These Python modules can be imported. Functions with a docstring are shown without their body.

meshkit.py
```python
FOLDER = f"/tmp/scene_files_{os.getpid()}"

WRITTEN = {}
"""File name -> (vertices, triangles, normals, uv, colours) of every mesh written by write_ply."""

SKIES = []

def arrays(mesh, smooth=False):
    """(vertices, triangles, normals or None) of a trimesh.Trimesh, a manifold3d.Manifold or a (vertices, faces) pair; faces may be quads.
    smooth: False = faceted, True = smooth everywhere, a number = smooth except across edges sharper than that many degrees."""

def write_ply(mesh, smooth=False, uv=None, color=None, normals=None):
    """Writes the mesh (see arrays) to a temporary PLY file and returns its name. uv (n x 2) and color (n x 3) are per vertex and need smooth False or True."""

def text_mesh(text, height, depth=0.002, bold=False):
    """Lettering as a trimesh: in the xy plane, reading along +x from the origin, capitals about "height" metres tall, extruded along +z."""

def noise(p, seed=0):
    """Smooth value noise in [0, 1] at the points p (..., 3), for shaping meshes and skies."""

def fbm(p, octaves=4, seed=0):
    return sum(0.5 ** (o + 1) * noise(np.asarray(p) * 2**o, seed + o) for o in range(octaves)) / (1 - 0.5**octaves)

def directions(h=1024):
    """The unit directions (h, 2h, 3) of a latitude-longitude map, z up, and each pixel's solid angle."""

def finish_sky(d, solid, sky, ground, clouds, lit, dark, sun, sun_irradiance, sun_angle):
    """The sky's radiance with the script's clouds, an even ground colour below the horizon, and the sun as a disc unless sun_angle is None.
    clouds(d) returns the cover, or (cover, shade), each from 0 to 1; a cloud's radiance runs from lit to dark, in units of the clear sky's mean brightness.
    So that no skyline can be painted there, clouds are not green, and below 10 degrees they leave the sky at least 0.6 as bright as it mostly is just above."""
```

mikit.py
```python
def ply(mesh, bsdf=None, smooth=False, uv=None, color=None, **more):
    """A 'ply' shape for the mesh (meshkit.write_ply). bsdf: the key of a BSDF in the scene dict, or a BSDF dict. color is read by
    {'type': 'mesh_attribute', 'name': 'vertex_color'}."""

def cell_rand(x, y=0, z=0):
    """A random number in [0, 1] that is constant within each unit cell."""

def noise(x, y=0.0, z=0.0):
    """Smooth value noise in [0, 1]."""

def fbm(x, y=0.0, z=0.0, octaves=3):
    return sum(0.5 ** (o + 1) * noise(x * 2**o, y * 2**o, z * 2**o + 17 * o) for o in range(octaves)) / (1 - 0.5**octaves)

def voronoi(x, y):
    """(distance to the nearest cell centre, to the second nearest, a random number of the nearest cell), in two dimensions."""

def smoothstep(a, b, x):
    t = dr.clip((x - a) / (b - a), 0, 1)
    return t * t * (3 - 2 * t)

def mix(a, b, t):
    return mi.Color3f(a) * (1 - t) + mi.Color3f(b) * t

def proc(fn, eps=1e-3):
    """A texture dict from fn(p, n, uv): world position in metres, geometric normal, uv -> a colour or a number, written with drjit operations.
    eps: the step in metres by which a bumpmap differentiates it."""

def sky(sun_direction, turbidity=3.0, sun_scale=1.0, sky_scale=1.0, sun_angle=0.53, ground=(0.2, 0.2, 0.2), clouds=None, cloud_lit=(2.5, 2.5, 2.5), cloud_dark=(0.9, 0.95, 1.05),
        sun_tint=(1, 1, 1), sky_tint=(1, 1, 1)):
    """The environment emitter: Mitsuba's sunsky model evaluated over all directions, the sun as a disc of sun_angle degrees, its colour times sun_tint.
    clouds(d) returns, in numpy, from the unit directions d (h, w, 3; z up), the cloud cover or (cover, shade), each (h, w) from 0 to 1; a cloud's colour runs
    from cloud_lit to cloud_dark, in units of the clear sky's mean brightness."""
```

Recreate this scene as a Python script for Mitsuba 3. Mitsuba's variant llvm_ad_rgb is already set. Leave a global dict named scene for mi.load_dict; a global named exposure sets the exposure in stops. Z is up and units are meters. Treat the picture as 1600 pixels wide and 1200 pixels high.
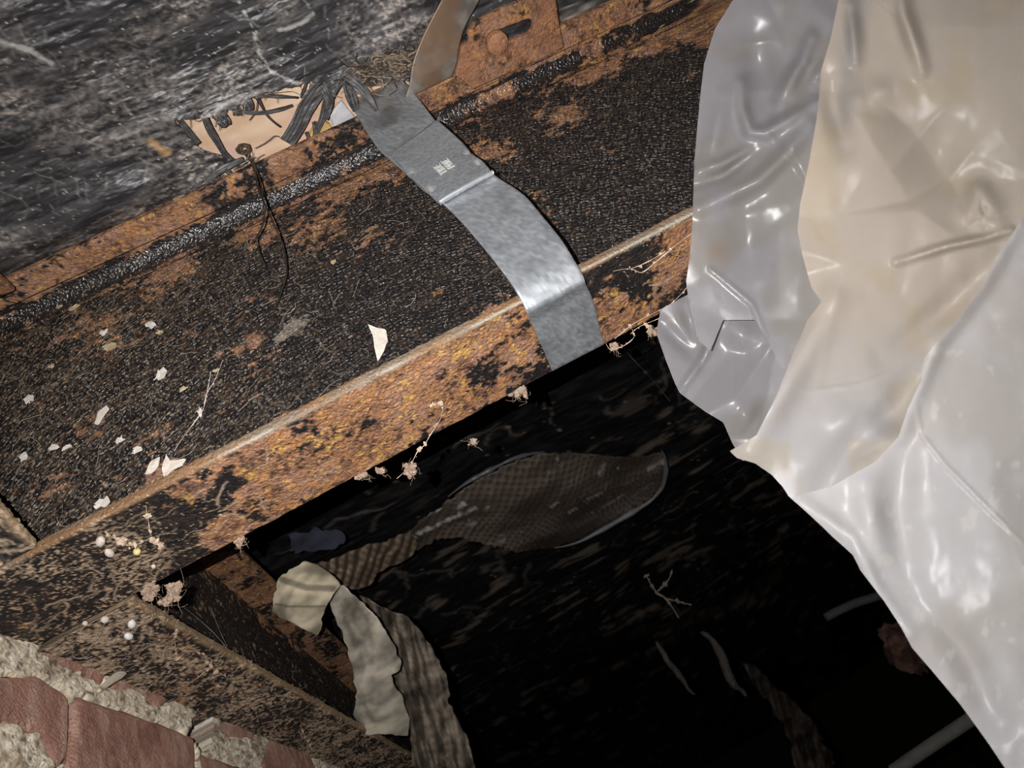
import math, random
import numpy as np, trimesh, mitsuba as mi, drjit as dr
import mikit, meshkit
from scipy.spatial import Delaunay, cKDTree
from shapely.geometry import Polygon, Point, LineString
import shapely
from mikit import noise as dnoise, fbm as dfbm, voronoi, smoothstep as dss

T = mi.ScalarTransform4f
rng = np.random.default_rng(7)
random.seed(7)

# ---------------------------------------------------------------- camera, light, exposure
CAM = np.array([0.0, -0.25790, -0.20279])
RIGHT = np.array([0.87475, 0.17650, -0.45128])
UP = np.array([0.46428, -0.57195, 0.67626])
FWD = np.array([0.13874, 0.80108, 0.58226])
FPX = 1130.0
scene, labels = {'type': 'scene'}, {}
scene['camera'] = {'type': 'thinlens', 'fov': math.degrees(2 * math.atan(800 / FPX)), 'fov_axis': 'x', 'near_clip': 0.01, 'far_clip': 50.0,
                   'aperture_radius': 0.0006, 'focus_distance': 0.36,
                   'to_world': T().look_at(origin=CAM.tolist(), target=(CAM + FWD).tolist(), up=UP.tolist())}
FLASH = CAM - 0.021 * RIGHT + 0.007 * UP
AIM = CAM + 0.4 * FWD + 0.02 * RIGHT
scene['flash'] = {'type': 'spot', 'to_world': T().look_at(origin=FLASH.tolist(), target=AIM.tolist(), up=UP.tolist()),
                  'intensity': {'type': 'rgb', 'value': [0.60, 0.59, 0.585]}, 'cutoff_angle': 70.0, 'beam_width': 25.0}
scene['ambient_fill'] = {'type': 'constant', 'radiance': {'type': 'rgb', 'value': [0.004, 0.0042, 0.0046]}}  # dim even fill added from all sides, no daylight opening behind it
exposure = 0.0


# ---------------------------------------------------------------- helpers
def ray(px, py):
    return FWD + (px - 800) / FPX * RIGHT - (py - 600) / FPX * UP


def hit(px, py, ax, val):
    k = 'xyz'.index(ax)
    d = ray(px, py)
    return CAM + d * ((val - CAM[k]) / d[k])


def far(px, py, t):
    return CAM + ray(px, py) * t


def S(r, g, b):
    c = np.array([r, g, b], float) / 255
    return np.where(c <= 0.04045, c / 12.92, ((c + 0.055) / 1.055) ** 2.4)


def nfbm(p, scale, octaves=4, seed=0):
    """fbm at the points p (..., 3) times scale (a number or three)."""
    return meshkit.fbm(np.asarray(p) * scale, octaves, seed)


def ss(a, b, x):
    t = np.clip((x - a) / (b - a), 0, 1)
    return t * t * (3 - 2 * t)


def over(c, col, m):
    return c * (1 - m[..., None]) + np.asarray(col) * m[..., None]


def grid_faces(nu, nv, wrap=False):
    i, j = np.meshgrid(np.arange(nu - 1), np.arange(nv if wrap else nv - 1), indexing='ij')
    j2 = (j + 1) % nv
    a, b, c, d = i * nv + j, (i + 1) * nv + j, (i + 1) * nv + j2, i * nv + j2
    return np.vstack([np.stack([a, b, c], -1).reshape(-1, 3), np.stack([a, c, d], -1).reshape(-1, 3)])


def spaced(a, fine0, fine1, b, step, grow=1.15):
    """Coordinates from a to b, step apart between fine0 and fine1 and ever wider outside."""
    xs = list(np.arange(fine0, fine1 + step / 2, step))
    x, s = xs[-1], step
    while x < b:
        s *= grow
        x += s
        xs.append(min(x, b))
    lo, x, s = [], xs[0], step
    while x > a:
        s *= grow
        x -= s
        lo.append(max(x, a))
    return np.array(lo[::-1] + xs)


def add(key, mesh, bsdf, color=None, smooth=True, label=None, cat=None, group=None, kind=None):
    if color is not None:
        v = mesh[0] if isinstance(mesh, tuple) else mesh.vertices
        color = np.asarray(color, float)
        color = np.broadcast_to(color, (len(v), 3)) if color.ndim == 1 else color.reshape(-1, 3)
        color = np.clip(color, 0.002, 0.95)
    while key in scene:
        base, _, n = key.rpartition('_')
        key = f'{base}_{int(n) + 1:03d}' if n.isdigit() and len(n) == 3 else key + '_001'
    scene[key] = mikit.ply(mesh, bsdf, smooth=smooth, color=color)
    tag(key, label, cat, group, kind)
    return key


def tag(key, label=None, cat=None, group=None, kind=None):
    d = {k: v for k, v in (('label', label), ('category', cat), ('group', group), ('kind', kind)) if v}
    if d:
        labels[key] = d


def join(parts):
    """(v, f, c) pieces as one."""
    vs, fs, cs, n = [], [], [], 0
    for v, f, c in parts:
        v = np.asarray(v).reshape(-1, 3)
        vs.append(v); fs.append(np.asarray(f) + n); cs.append(np.broadcast_to(np.asarray(c, float), v.shape) if np.ndim(c) == 1 else np.asarray(c).reshape(-1, 3))
        n += len(v)
    return (np.vstack(vs), np.vstack(fs)), np.vstack(cs)


def tube(pts, rad, sides=6):
    p = np.asarray(pts, float)
    r = np.broadcast_to(np.asarray(rad, float), (len(p),))
    t = np.gradient(p, axis=0)
    t /= np.linalg.norm(t, axis=1, keepdims=True) + 1e-12
    a = np.cross(t, np.where(np.abs(t[:, 2:]) < 0.9, [0, 0, 1.0], [1.0, 0, 0]))
    a /= np.linalg.norm(a, axis=1, keepdims=True) + 1e-12
    b = np.cross(t, a)
    ang = np.arange(sides) * 2 * np.pi / sides
    v = p[:, None] + r[:, None, None] * (np.cos(ang)[None, :, None] * a[:, None] + np.sin(ang)[None, :, None] * b[:, None])
    f = grid_faces(len(p), sides, True)
    caps = [[0, k + 1, k] for k in range(1, sides - 1)] + [[(len(p) - 1) * sides, (len(p) - 1) * sides + k, (len(p) - 1) * sides + k + 1] for k in range(1, sides - 1)]
    return v.reshape(-1, 3), np.vstack([f, caps])


def curve(pts, n=40):
    """A smooth curve through the points (rows of any width)."""
    from scipy.interpolate import PchipInterpolator
    p = np.asarray(pts, float)
    s = np.r_[0, np.cumsum(np.linalg.norm(np.diff(p[:, :3], axis=0), axis=1))]
    return PchipInterpolator(s, p)(np.linspace(0, s[-1], n))


def sheet(poly, step, seed=0, jitter=0.0):
    """Triangulated plane region: polygon (n, 2) -> points (m, 2), triangles, boundary distance."""
    P = Polygon(poly) if not isinstance(poly, Polygon) else poly
    x0, y0, x1, y1 = P.bounds
    gx, gy = np.meshgrid(np.arange(x0, x1 + step, step), np.arange(y0, y1 + step, step))
    gx = gx + (np.arange(len(gx)) % 2)[:, None] * step / 2
    g = np.stack([gx.ravel(), gy.ravel()], 1)
    inner = P.buffer(-step * 0.55)
    g = g[shapely.contains_xy(inner, g[:, 0], g[:, 1])]
    edge = []
    for ring in [P.exterior, *P.interiors]:
        n = max(8, int(ring.length / step))
        edge += [np.array(ring.interpolate(k / n, normalized=True).coords[0]) for k in range(n)]
    pts = np.vstack([g, np.array(edge)])
    tri = Delaunay(pts).simplices
    cen = pts[tri].mean(1)
    tri = tri[shapely.contains_xy(P.buffer(step * 0.02), cen[:, 0], cen[:, 1])]
    a, b = pts[tri[:, 1]] - pts[tri[:, 0]], pts[tri[:, 2]] - pts[tri[:, 0]]
    s = a[:, 0] * b[:, 1] - a[:, 1] * b[:, 0]
    tri = tri[np.abs(s) > 1e-14]
    tri = np.where((s[np.abs(s) > 1e-14] < 0)[:, None], tri[:, ::-1], tri)
    return pts, tri


def ragged(outline, amp, seed):
    P = Polygon(outline); n = int(P.length / 3)
    q = np.array([P.exterior.interpolate(k / n, normalized=True).coords[0] for k in range(n)])
    q = q + amp * 2 * (np.c_[nfbm(np.c_[q * .09, 0 * q[:, :1]], 1, 3, seed), nfbm(np.c_[q * .09, 0 * q[:, :1] + 9], 1, 3, seed)] - .5)
    return Polygon(q).buffer(0)


def slab(v, f, off):
    """A thin sheet (v, f) thickened by the vectors off (to the back)."""
    v = np.asarray(v); n = len(v)
    e = np.vstack([f[:, [0, 1]], f[:, [1, 2]], f[:, [2, 0]]])
    key = {(a, b) for a, b in e.tolist()}
    be = np.array([(a, b) for a, b in e.tolist() if (b, a) not in key])
    side = np.vstack([np.stack([be[:, 1], be[:, 0], be[:, 0] + n], 1), np.stack([be[:, 1], be[:, 0] + n, be[:, 1] + n], 1)])
    return np.vstack([v, v + off]), np.vstack([f, f[:, ::-1] + n, side])


def dist_line(px, py, pts):
    """Distance of the points to a polyline, and the parameter (0..1) along it."""
    best = np.full(np.shape(px), 1e9); at = np.zeros(np.shape(px)); pts = np.asarray(pts, float)
    L = np.r_[0, np.cumsum(np.linalg.norm(np.diff(pts, axis=0), axis=1))]
    for k in range(len(pts) - 1):
        a, d = pts[k], pts[k + 1] - pts[k]
        t = np.clip(((px - a[0]) * d[0] + (py - a[1]) * d[1]) / (d @ d + 1e-20), 0, 1)
        e = np.hypot(px - a[0] - t * d[0], py - a[1] - t * d[1])
        m = e < best
        best = np.where(m, e, best); at = np.where(m, (L[k] + t * (L[k + 1] - L[k])) / L[-1], at)
    return best, at


def scratches(a, b, n, length, width, seed, box, density=None, wander=0.6):
    """Mask of n short curly strokes on the grid coordinates a (nu,1), b (1,nv)."""
    r = np.random.default_rng(seed)
    A, B = a.ravel(), b.ravel()
    m = np.zeros((len(A), len(B)))
    k = 0
    while k < n:
        p = np.array([r.uniform(box[0], box[1]), r.uniform(box[2], box[3])])
        if density is not None and r.random() > density(*p):
            k += 0.2
            continue
        k += 1
        L = length * r.uniform(0.3, 1.6); ang = r.uniform(0, 2 * np.pi); w = width * r.uniform(0.5, 1.4)
        q = [p]
        for _ in range(6):
            ang += r.normal(0, wander)
            q.append(q[-1] + L / 6 * np.array([np.cos(ang), np.sin(ang)]))
        q = np.array(q)
        i0, i1 = np.searchsorted(A, [q[:, 0].min() - 3 * w, q[:, 0].max() + 3 * w]); j0, j1 = np.searchsorted(B, [q[:, 1].min() - 3 * w, q[:, 1].max() + 3 * w])
        if i1 <= i0 or j1 <= j0:
            continue
        d, t = dist_line(A[i0:i1, None] + 0 * B[None, j0:j1], B[None, j0:j1] + 0 * A[i0:i1, None], q)
        m[i0:i1, j0:j1] = np.maximum(m[i0:i1, j0:j1], r.uniform(0.35, 1) * np.clip(1.6 - d / w, 0, 1))
    return m


def blob(center, radius, seed, squash=(1, 1, 1), rough=0.35, sub=3, axes=None, freq=2.2):
    m = trimesh.creation.icosphere(subdivisions=sub)
    v = m.vertices
    k = 1 + rough * (nfbm(v, freq, 3, seed) - 0.5) * 2
    v = v * k[:, None] * np.asarray(squash) * radius
    if axes is not None:
        v = v @ np.asarray(axes)
    return v + np.asarray(center), np.array(m.faces)


# ---------------------------------------------------------------- materials
VC = {'type': 'mesh_attribute', 'name': 'vertex_color'}


def principled(rough, spec=0.5, metal=0.0, color=None, **more):
    return {'type': 'principled', 'base_color': color or VC, 'roughness': rough, 'specular': spec, 'metallic': metal, **more}


def bumped(bsdf, fn, scale, eps):
    return {'type': 'twosided', 'bsdf': {'type': 'bumpmap', 'arbitrary': mikit.proc(fn, eps), 'scale': scale, 'bsdf': bsdf}}


def crackle(p, n, uv):
    x, z = p.x + 0.0009 * dnoise(p.x * 420, p.z * 420), p.z + 0.0009 * dnoise(p.x * 420 + 9, p.z * 420)
    a, b, _ = voronoi(x * 430, z * 430)
    return dr.minimum((b - a) * 1.4, 0.55) + 0.35 * dfbm(p.x * 1500, p.y * 1500, p.z * 1500)


def grit(p, n, uv):
    return dfbm(p.x * 900, p.y * 900, p.z * 900, 3)


def streaky(p, n, uv):
    return dfbm(p.x * 130, p.y * 520, p.z * 130, 3)


def soft(p, n, uv):
    return dfbm(p.x * 240, p.y * 240, p.z * 240, 3)


scene['crackled_paint'] = bumped(principled(0.36, 0.5), crackle, 0.0012, 0.00015)
scene['rusty_steel'] = bumped(principled(0.55, 0.4), grit, 0.0011, 0.0002)
scene['glossy_paint'] = bumped(principled(0.27, 0.9), grit, 0.0010, 0.0002)
scene['black_film'] = bumped(principled(0.40, 0.5), streaky, 0.0012, 0.0004)
scene['galvanised'] = bumped(principled(0.40, 0.5, 0.6), soft, 0.00010, 0.0004)
scene['dull_metal'] = bumped(principled(0.5, 0.5, 0.35), soft, 0.0003, 0.0004)
scene['masonry'] = bumped(principled(0.9, 0.25), grit, 0.0012, 0.0002)
scene['matte'] = {'type': 'twosided', 'bsdf': principled(0.85, 0.25)}
scene['glossy'] = {'type': 'twosided', 'bsdf': principled(0.35, 0.5)}
scene['poly_film'] = {'type': 'principledthin', 'base_color': VC, 'roughness': 0.32, 'spec_trans': 0.16, 'diff_trans': 0.8, 'eta': 1.5}
scene['clear_film'] = {'type': 'principledthin', 'base_color': VC, 'roughness': 0.29, 'spec_trans': 0.36, 'diff_trans': 0.8, 'eta': 1.5}

BLACK = S(34, 32, 33); RUST = S(150, 110, 84); RUSTB = S(182, 130, 86); RUSTD = S(92, 68, 56); OCHRE = S(206, 162, 88); DUST = S(176, 156, 134); PALE = S(214, 200, 186)

# ---------------------------------------------------------------- structure: ground
gx = np.linspace(-3, 4, 60)
G = np.stack(list(np.meshgrid(gx, np.linspace(-3, 4.5, 60), indexing='ij')) + [np.zeros((60, 60))], -1)
G[..., 2] = -0.62 + 0.06 * (nfbm(G, 3, 3, 5) - 0.5)
add('floor', (G.reshape(-1, 3), grid_faces(60, 60)), 'matte', S(96, 80, 66), label='bare brown dirt ground of the crawl space', kind='structure')

bw = trimesh.creation.box((8, 0.12, 1.2)); bw.apply_translation((0.5, 4.36, -0.02))
add('wall_back', bw, 'matte', S(74, 66, 58), smooth=False, label='dim foundation wall far behind in the dark', kind='structure')

# ---------------------------------------------------------------- main beam
H, W, TW, TF = 0.18, 0.0285, 0.003, 0.0052
X0, X1 = -0.75, 1.1
xs = spaced(X0, -0.20, 0.235, X1, 0.0006)


def rust_mix(P, amount, seed, sx=1.0):
    """Colour of old painted steel at P; amount (0..1) of it is rust."""
    a = nfbm(P, 62 * sx, 7, seed); b = nfbm(P, 300, 4, seed + 3); c = nfbm(P, 800, 2, seed + 5)
    v = 0.60 * a + 0.28 * b + 0.12 * c
    thr = 0.5 + (0.5 - amount) * 0.42
    m = ss(thr - 0.035, thr + 0.045, v)
    tone = 0.45 * nfbm(P, 130, 5, seed + 9) + 0.3 * nfbm(P, 420, 3, seed + 10) + 0.25 * c
    col = over(np.broadcast_to(RUSTD, P.shape), RUST, ss(0.40, 0.52, tone))
    col = over(col, S(176, 136, 116), ss(0.50, 0.62, nfbm(P, 70, 5, seed + 21)) * 0.5)
    col = over(col, RUSTB, ss(0.50, 0.62, 0.5 * nfbm(P, 180, 4, seed + 13) + 0.5 * nfbm(P, 560, 3, seed + 14)) * 0.8)
    col = over(col, OCHRE, ss(0.60, 0.67, 0.5 * nfbm(P, 110, 4, seed + 17) + 0.5 * nfbm(P, 500, 3, seed + 18)) * 0.75)
    g = np.random.default_rng(seed).normal(1, 0.16, P.shape[:-1])
    col = col * np.clip(g, .5, 1.6)[..., None]
    base = over(np.broadcast_to(BLACK, P.shape), S(66, 54, 46), ss(0.45, 0.62, 0.5 * b + 0.5 * c) * 0.6)
    return over(base, col, m), m


def speckle(c, P, prob, col, seed):
    r = np.random.default_rng(seed)
    u = r.random(P.shape[:-1]); k = r.uniform(0.3, 1, P.shape[:-1])
    return over(c, col, (u < prob) * k)


# web
zs = np.arange(0.002, 0.1755, 0.0006)
Xg, Zg = np.meshgrid(xs, zs, indexing='ij')
P = np.stack([Xg, np.full_like(Xg, -TW), Zg], -1)
Lf = ss(0.0, -0.17, Xg)                                   # dirtier towards the cross beam
am = 0.10 + 0.30 * ss(0.09, 0.165, Zg) * ss(-0.22, 0.02, Xg) + 0.16 * ss(0.13, 0.172, Zg) + 0.12 * Lf
c, m = rust_mix(P, np.clip(am, 0, 0.8), 11, 0.6)
c = over(c, S(92, 76, 60), ss(0.5, 0.75, nfbm(P, 300, 3, 31)) * (0.15 + 0.45 * Lf + 0.35 * ss(.09, .15, Zg)))
for (px, py, rx, rz) in [(370, 548, .004, .0035), (398, 532, .006, .006), (342, 557, .003, .003), (458, 510, .008, .006), (438, 528, .003, .003), (95, 528, .004, .003), (130, 500, .004, .003)]:
    q = hit(px, py, 'y', -TW)
    d = np.hypot((Xg - q[0]) / rx, (Zg - q[2]) / rz) + 1.4 * (nfbm(P, 260, 3, 8) - 0.5)
    c = over(c, S(164, 122, 96) if px < 430 else S(150, 138, 124), ss(1.15, 0.5, d + 1.2 * (nfbm(P, 700, 3, 28) - .5)) * 0.8)
dens = lambda x, z: 0.06 + 0.9 * float(ss(0.02, -0.15, np.array(x)))
c = over(c, S(150, 134, 118), 0.32 * scratches(xs, zs, 420, 0.011, 0.0004, 21, (-0.19, 0.2, 0.0, 0.17), dens, 0.35))
k1, k2 = nfbm(P, 520, 2, 51), nfbm(P, 900, 2, 52)
c = over(c, S(150, 130, 108), ss(0.66, 0.74, k1) * (0.15 + 0.75 * Lf))
c = over(c, S(196, 178, 154), ss(0.74, 0.80, k2) * (0.15 + 0.85 * Lf) * ss(.42, .55, nfbm(P, 60, 3, 53)))
c = speckle(c, P, 0.004 + 0.035 * Lf, S(200, 180, 155), 3)
c = speckle(c, P, 0.01 + 0.05 * Lf, S(130, 112, 92), 4)
P[..., 1] -= 0.0005 * m * nfbm(P, 500, 3, 2)
v, f = P.reshape(-1, 3), grid_faces(*Xg.shape)
bx = trimesh.creation.box((X1 - X0, TW * 2 - 0.0006, 0.176)); bx.apply_translation(((X0 + X1) / 2, 0.0003, 0.09))
mesh, col = join([(v, f, c), (bx.vertices, bx.faces, BLACK)])
add('steel_beam__web', mesh, 'crackled_paint', col)
tag('steel_beam', 'long black steel I-beam with rust along its flanges, running diagonally under the floor', 'beam')


def profile(pts, step):
    """Closed profile of (y, z), resampled."""
    q = np.array(pts + [pts[0]], float)
    s = np.r_[0, np.cumsum(np.linalg.norm(np.diff(q, axis=0), axis=1))]
    t = np.linspace(0, s[-1], int(s[-1] / step), endpoint=False)
    return np.stack([np.interp(t, s, q[:, 0]), np.interp(t, s, q[:, 1])], 1)


def arc(cy, cz, r, a0, a1, n=7):
    t = np.radians(np.linspace(a0, a1, n))
    return [(cy + r * math.cos(k), cz + r * math.sin(k)) for k in t]


def extruded(axis_s, pr):
    """Profile pr (y, z) swept along x: positions and outward normals (profile given so that inside lies left)."""
    t = np.roll(pr, -1, 0) - np.roll(pr, 1, 0)
    n = np.stack([t[:, 1], -t[:, 0]], 1)
    n /= np.linalg.norm(n, axis=1, keepdims=True)
    P = np.zeros((len(axis_s), len(pr), 3)); N = np.zeros_like(P)
    P[..., 0] = axis_s[:, None]; P[..., 1] = pr[:, 0]; P[..., 2] = pr[:, 1]
    N[..., 1] = n[:, 0]; N[..., 2] = n[:, 1]
    return P, N


def ends(P):
    n, k = P.shape[:2]
    return np.array([[0, j + 1, j] for j in range(1, k - 1)] + [[(n - 1) * k, (n - 1) * k + j, (n - 1) * k + j + 1] for j in range(1, k - 1)])


# bottom flange
r_ = 0.0016
pr = profile(arc(-W + r_, r_, r_, 180, 270) + arc(W - r_, r_, r_, 270, 360) + arc(W - r_, TF - r_, r_, 0, 90) + arc(-W + r_, TF - r_, r_, 90, 180), 0.0006)
P, N = extruded(xs, pr)
Xg, Yg, Zg = P[..., 0], P[..., 1], P[..., 2]
under = ss(0.0012, 0.0002, Zg)
am = 0.60 - 0.52 * ss(-0.085, -0.125, Xg + 0.4 * (Yg)) - 0.30 * np.exp(-((Xg - 0.083 + 0.4 * Yg) / 0.016) ** 2) + 0.12 * np.exp(-((Xg + 0.03) / 0.05) ** 2) - 0.1 * ss(0.02, 0.0285, Yg)
c, m = rust_mix(P, np.clip(am, 0.05, 0.85), 41, 0.8)
edge = (Yg < -W + 0.0022) & (Zg < TF + 0.001)
ed = ss(-W + 0.0026, -W + 0.0006, Yg + 0.0016 * (nfbm(P, 200, 3, 6) - 0.5)) 
c = over(c, over(np.broadcast_to(S(128, 116, 100), c.shape), S(140, 108, 78), ss(.4, .6, nfbm(P, (30, 90, 90), 3, 19))), ed * 0.9)
c = over(c, S(172, 164, 152), ss(0.0006, 0.0001, np.abs(Zg - 0.0007)) * (Yg < -W + 0.002) * ss(-0.12, -0.06, Xg) * ss(0.36, 0.5, nfbm(P, (40, 1, 1), 3, 88)) * 0.9)
c = over(c, S(190, 162, 134), ss(-0.10, -0.15, Xg) * under * ss(0.535, 0.60, 0.4 * nfbm(P, 70, 4, 77) + 0.6 * nfbm(P, 900, 3, 78)) * 0.85)
c = over(c, S(190, 165, 140), scratches(xs, np.unique(np.round(np.linspace(-W, W, 96), 6)), 120, 0.012, 0.0004, 23, (-0.19, 0.2, -W, W), lambda x, z: 0.15 + 0.85 * float(ss(-0.05, -0.15, np.array(x))))[:, np.clip(((pr[:, 0] + W) / (2 * W) * 95).astype(int), 0, 95)] * under * 0.8)
c = speckle(c, P, 0.012 + 0.02 * ss(-.05, -.15, Xg), S(205, 180, 150), 5)
P = P + N * (0.0007 * m * (nfbm(P, 420, 3, 1) - 0.3) + 0.0004 * (nfbm(P, 90, 2, 4) - 0.5))[..., None]
v, f = P.reshape(-1, 3), np.vstack([grid_faces(len(xs), len(pr), True)[:, ::-1], ends(P)])
add('steel_beam__bottom_flange', (v, f), 'rusty_steel', c, label='rusty bottom flange with a worn pale edge')

# top flange with its fillet to the web
R = 0.0095
near = arc(-TW - R, H - R, R, 0, 90, 12)                 # (-TW, H-R) .. (-TW-R, H)
pr = profile([(TW, H + 0.001), (-TW - R + 0.0006, H + 0.001)][:0] + [(TW + R, H)] + [(-TW - R + 0.0005, H)] + arc(-W + r_, H + r_, r_, 270, 180) + arc(-W + r_, H + TF - r_, r_, 180, 90) + arc(W - r_, H + TF - r_, r_, 90, 0) + arc(W - r_, H + r_, r_, 0, -90), 0.0007)
pr = pr[::-1]
P, N = extruded(xs, pr)
Xg, Yg, Zg = P[..., 0], P[..., 1], P[..., 2]
flat = ss(-0.010, -0.0145, Yg + 0.008 * (nfbm(P, 60, 3, 14) - 0.5))
am = 0.13 + 0.52 * flat + 0.22 * ss(0.07, 0.11, Xg)
c, m = rust_mix(P, np.clip(am, 0.03, 0.8), 61, 0.8)
c = speckle(c, P, 0.01 + 0.02 * ss(-.02, -.15, Xg), S(200, 180, 155), 6)
P = P + N * (0.0007 * m * (nfbm(P, 420, 3, 9) - 0.3))[..., None]
v, f = P.reshape(-1, 3), np.vstack([grid_faces(len(xs), len(pr), True)[:, ::-1], ends(P)])
add('steel_beam__top_flange', (v, f), 'rusty_steel', c, label='rust-mottled top flange')

pr = np.array([(-TW - R + R * math.cos(t), H - R + R * math.sin(t)) for t in np.linspace(-0.15, math.pi / 2 + 0.12, 26)])
P, N = extruded(xs, pr)
N = -N
P = P + N * (0.0005 * (nfbm(P, 160, 3, 14) - .5) - 0.0002)[..., None]
am = 0.14 + 0.22 * ss(0.07, 0.11, P[..., 0]) + 0.1 * ss(.9, 1, (np.arange(26) / 25.0)[None, :] + 0 * P[..., 0])
c, m = rust_mix(P, am, 65, 0.8)
c = speckle(c, P, 0.012 + 0.03 * ss(-.02, -.15, P[..., 0]), S(200, 180, 155), 16)
w, f = slab(P.reshape(-1, 3), grid_faces(len(xs), 26), -N.reshape(-1, 3) * 0.0015)
add('steel_beam__fillet', (w, f), 'glossy_paint', np.vstack([c.reshape(-1, 3)] * 2), label='glossy black paint fillet between web and top flange')

# flakes of pale paint and dirt stuck to the web
FLAKES = [((252, 585), .0040, .0035, 0), ((235, 508), .0035, .003, 0), ((163, 520), .0025, .0022, 0), ((314, 645), .0018, .004, 0),
          ((46, 624), .0035, .003, 0), ((85, 700), .003, .002, 0), ((104, 700), .003, .002, 0), ((188, 688), .0022, .002, 0), ((216, 703), .003, .002, 0), ((160, 786), .004, .003, 0), ((172, 542), .004, .003, 1), ((522, 410), .0016, .0018, 1), ((92, 480), .0030, .0022, 1), ((116, 482), .0034, .0018, 1), ((338, 580), .0016, .0012, 1), ((80, 573), .002, .0016, 1), ((287, 609), .0022, .0016, 1), ((250, 520), .002, .0016, 1), ((38, 715), .0022, .003, 0)]
for k, ((px, py), a, b, kind) in enumerate(FLAKES):
    r = np.random.default_rng(100 + k)
    q = hit(px, py, 'y', -TW - 0.0006)
    ang = np.sort(r.uniform(0, 2 * np.pi, 15)); rad = r.uniform(0.45, 1.15, 15)
    if kind == 'l':
        rad = 0.55 + 0.6 * np.abs(np.sin(ang)) + r.uniform(-.08, .08, 15)
    tilt = r.uniform(-0.7, 0.2) if kind != 'l' else 0.45
    e = np.stack([a * rad * np.cos(ang), b * rad * np.sin(ang)], 1) @ np.array([[math.cos(tilt), math.sin(tilt)], [-math.sin(tilt), math.cos(tilt)]])
    pts = np.vstack([[[0, 0]], e]); n = len(e)
    v = np.stack([q[0] + pts[:, 0], q[1] - 0.0004 - r.uniform(0, 0.0007, n + 1), q[2] + pts[:, 1]], 1)
    f = np.array([[0, 1 + j, 1 + (j + 1) % n] for j in range(n)])
    v, f = slab(v, f, np.array([0, 0.0006, 0]))
    add('steel_beam__web__paint_flake' if not k else f'steel_beam__web__paint_flake_{k:03d}', (v, f), 'matte', S(232, 222, 210) if kind != 1 else S(196, 176, 140), smooth=False)

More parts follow.
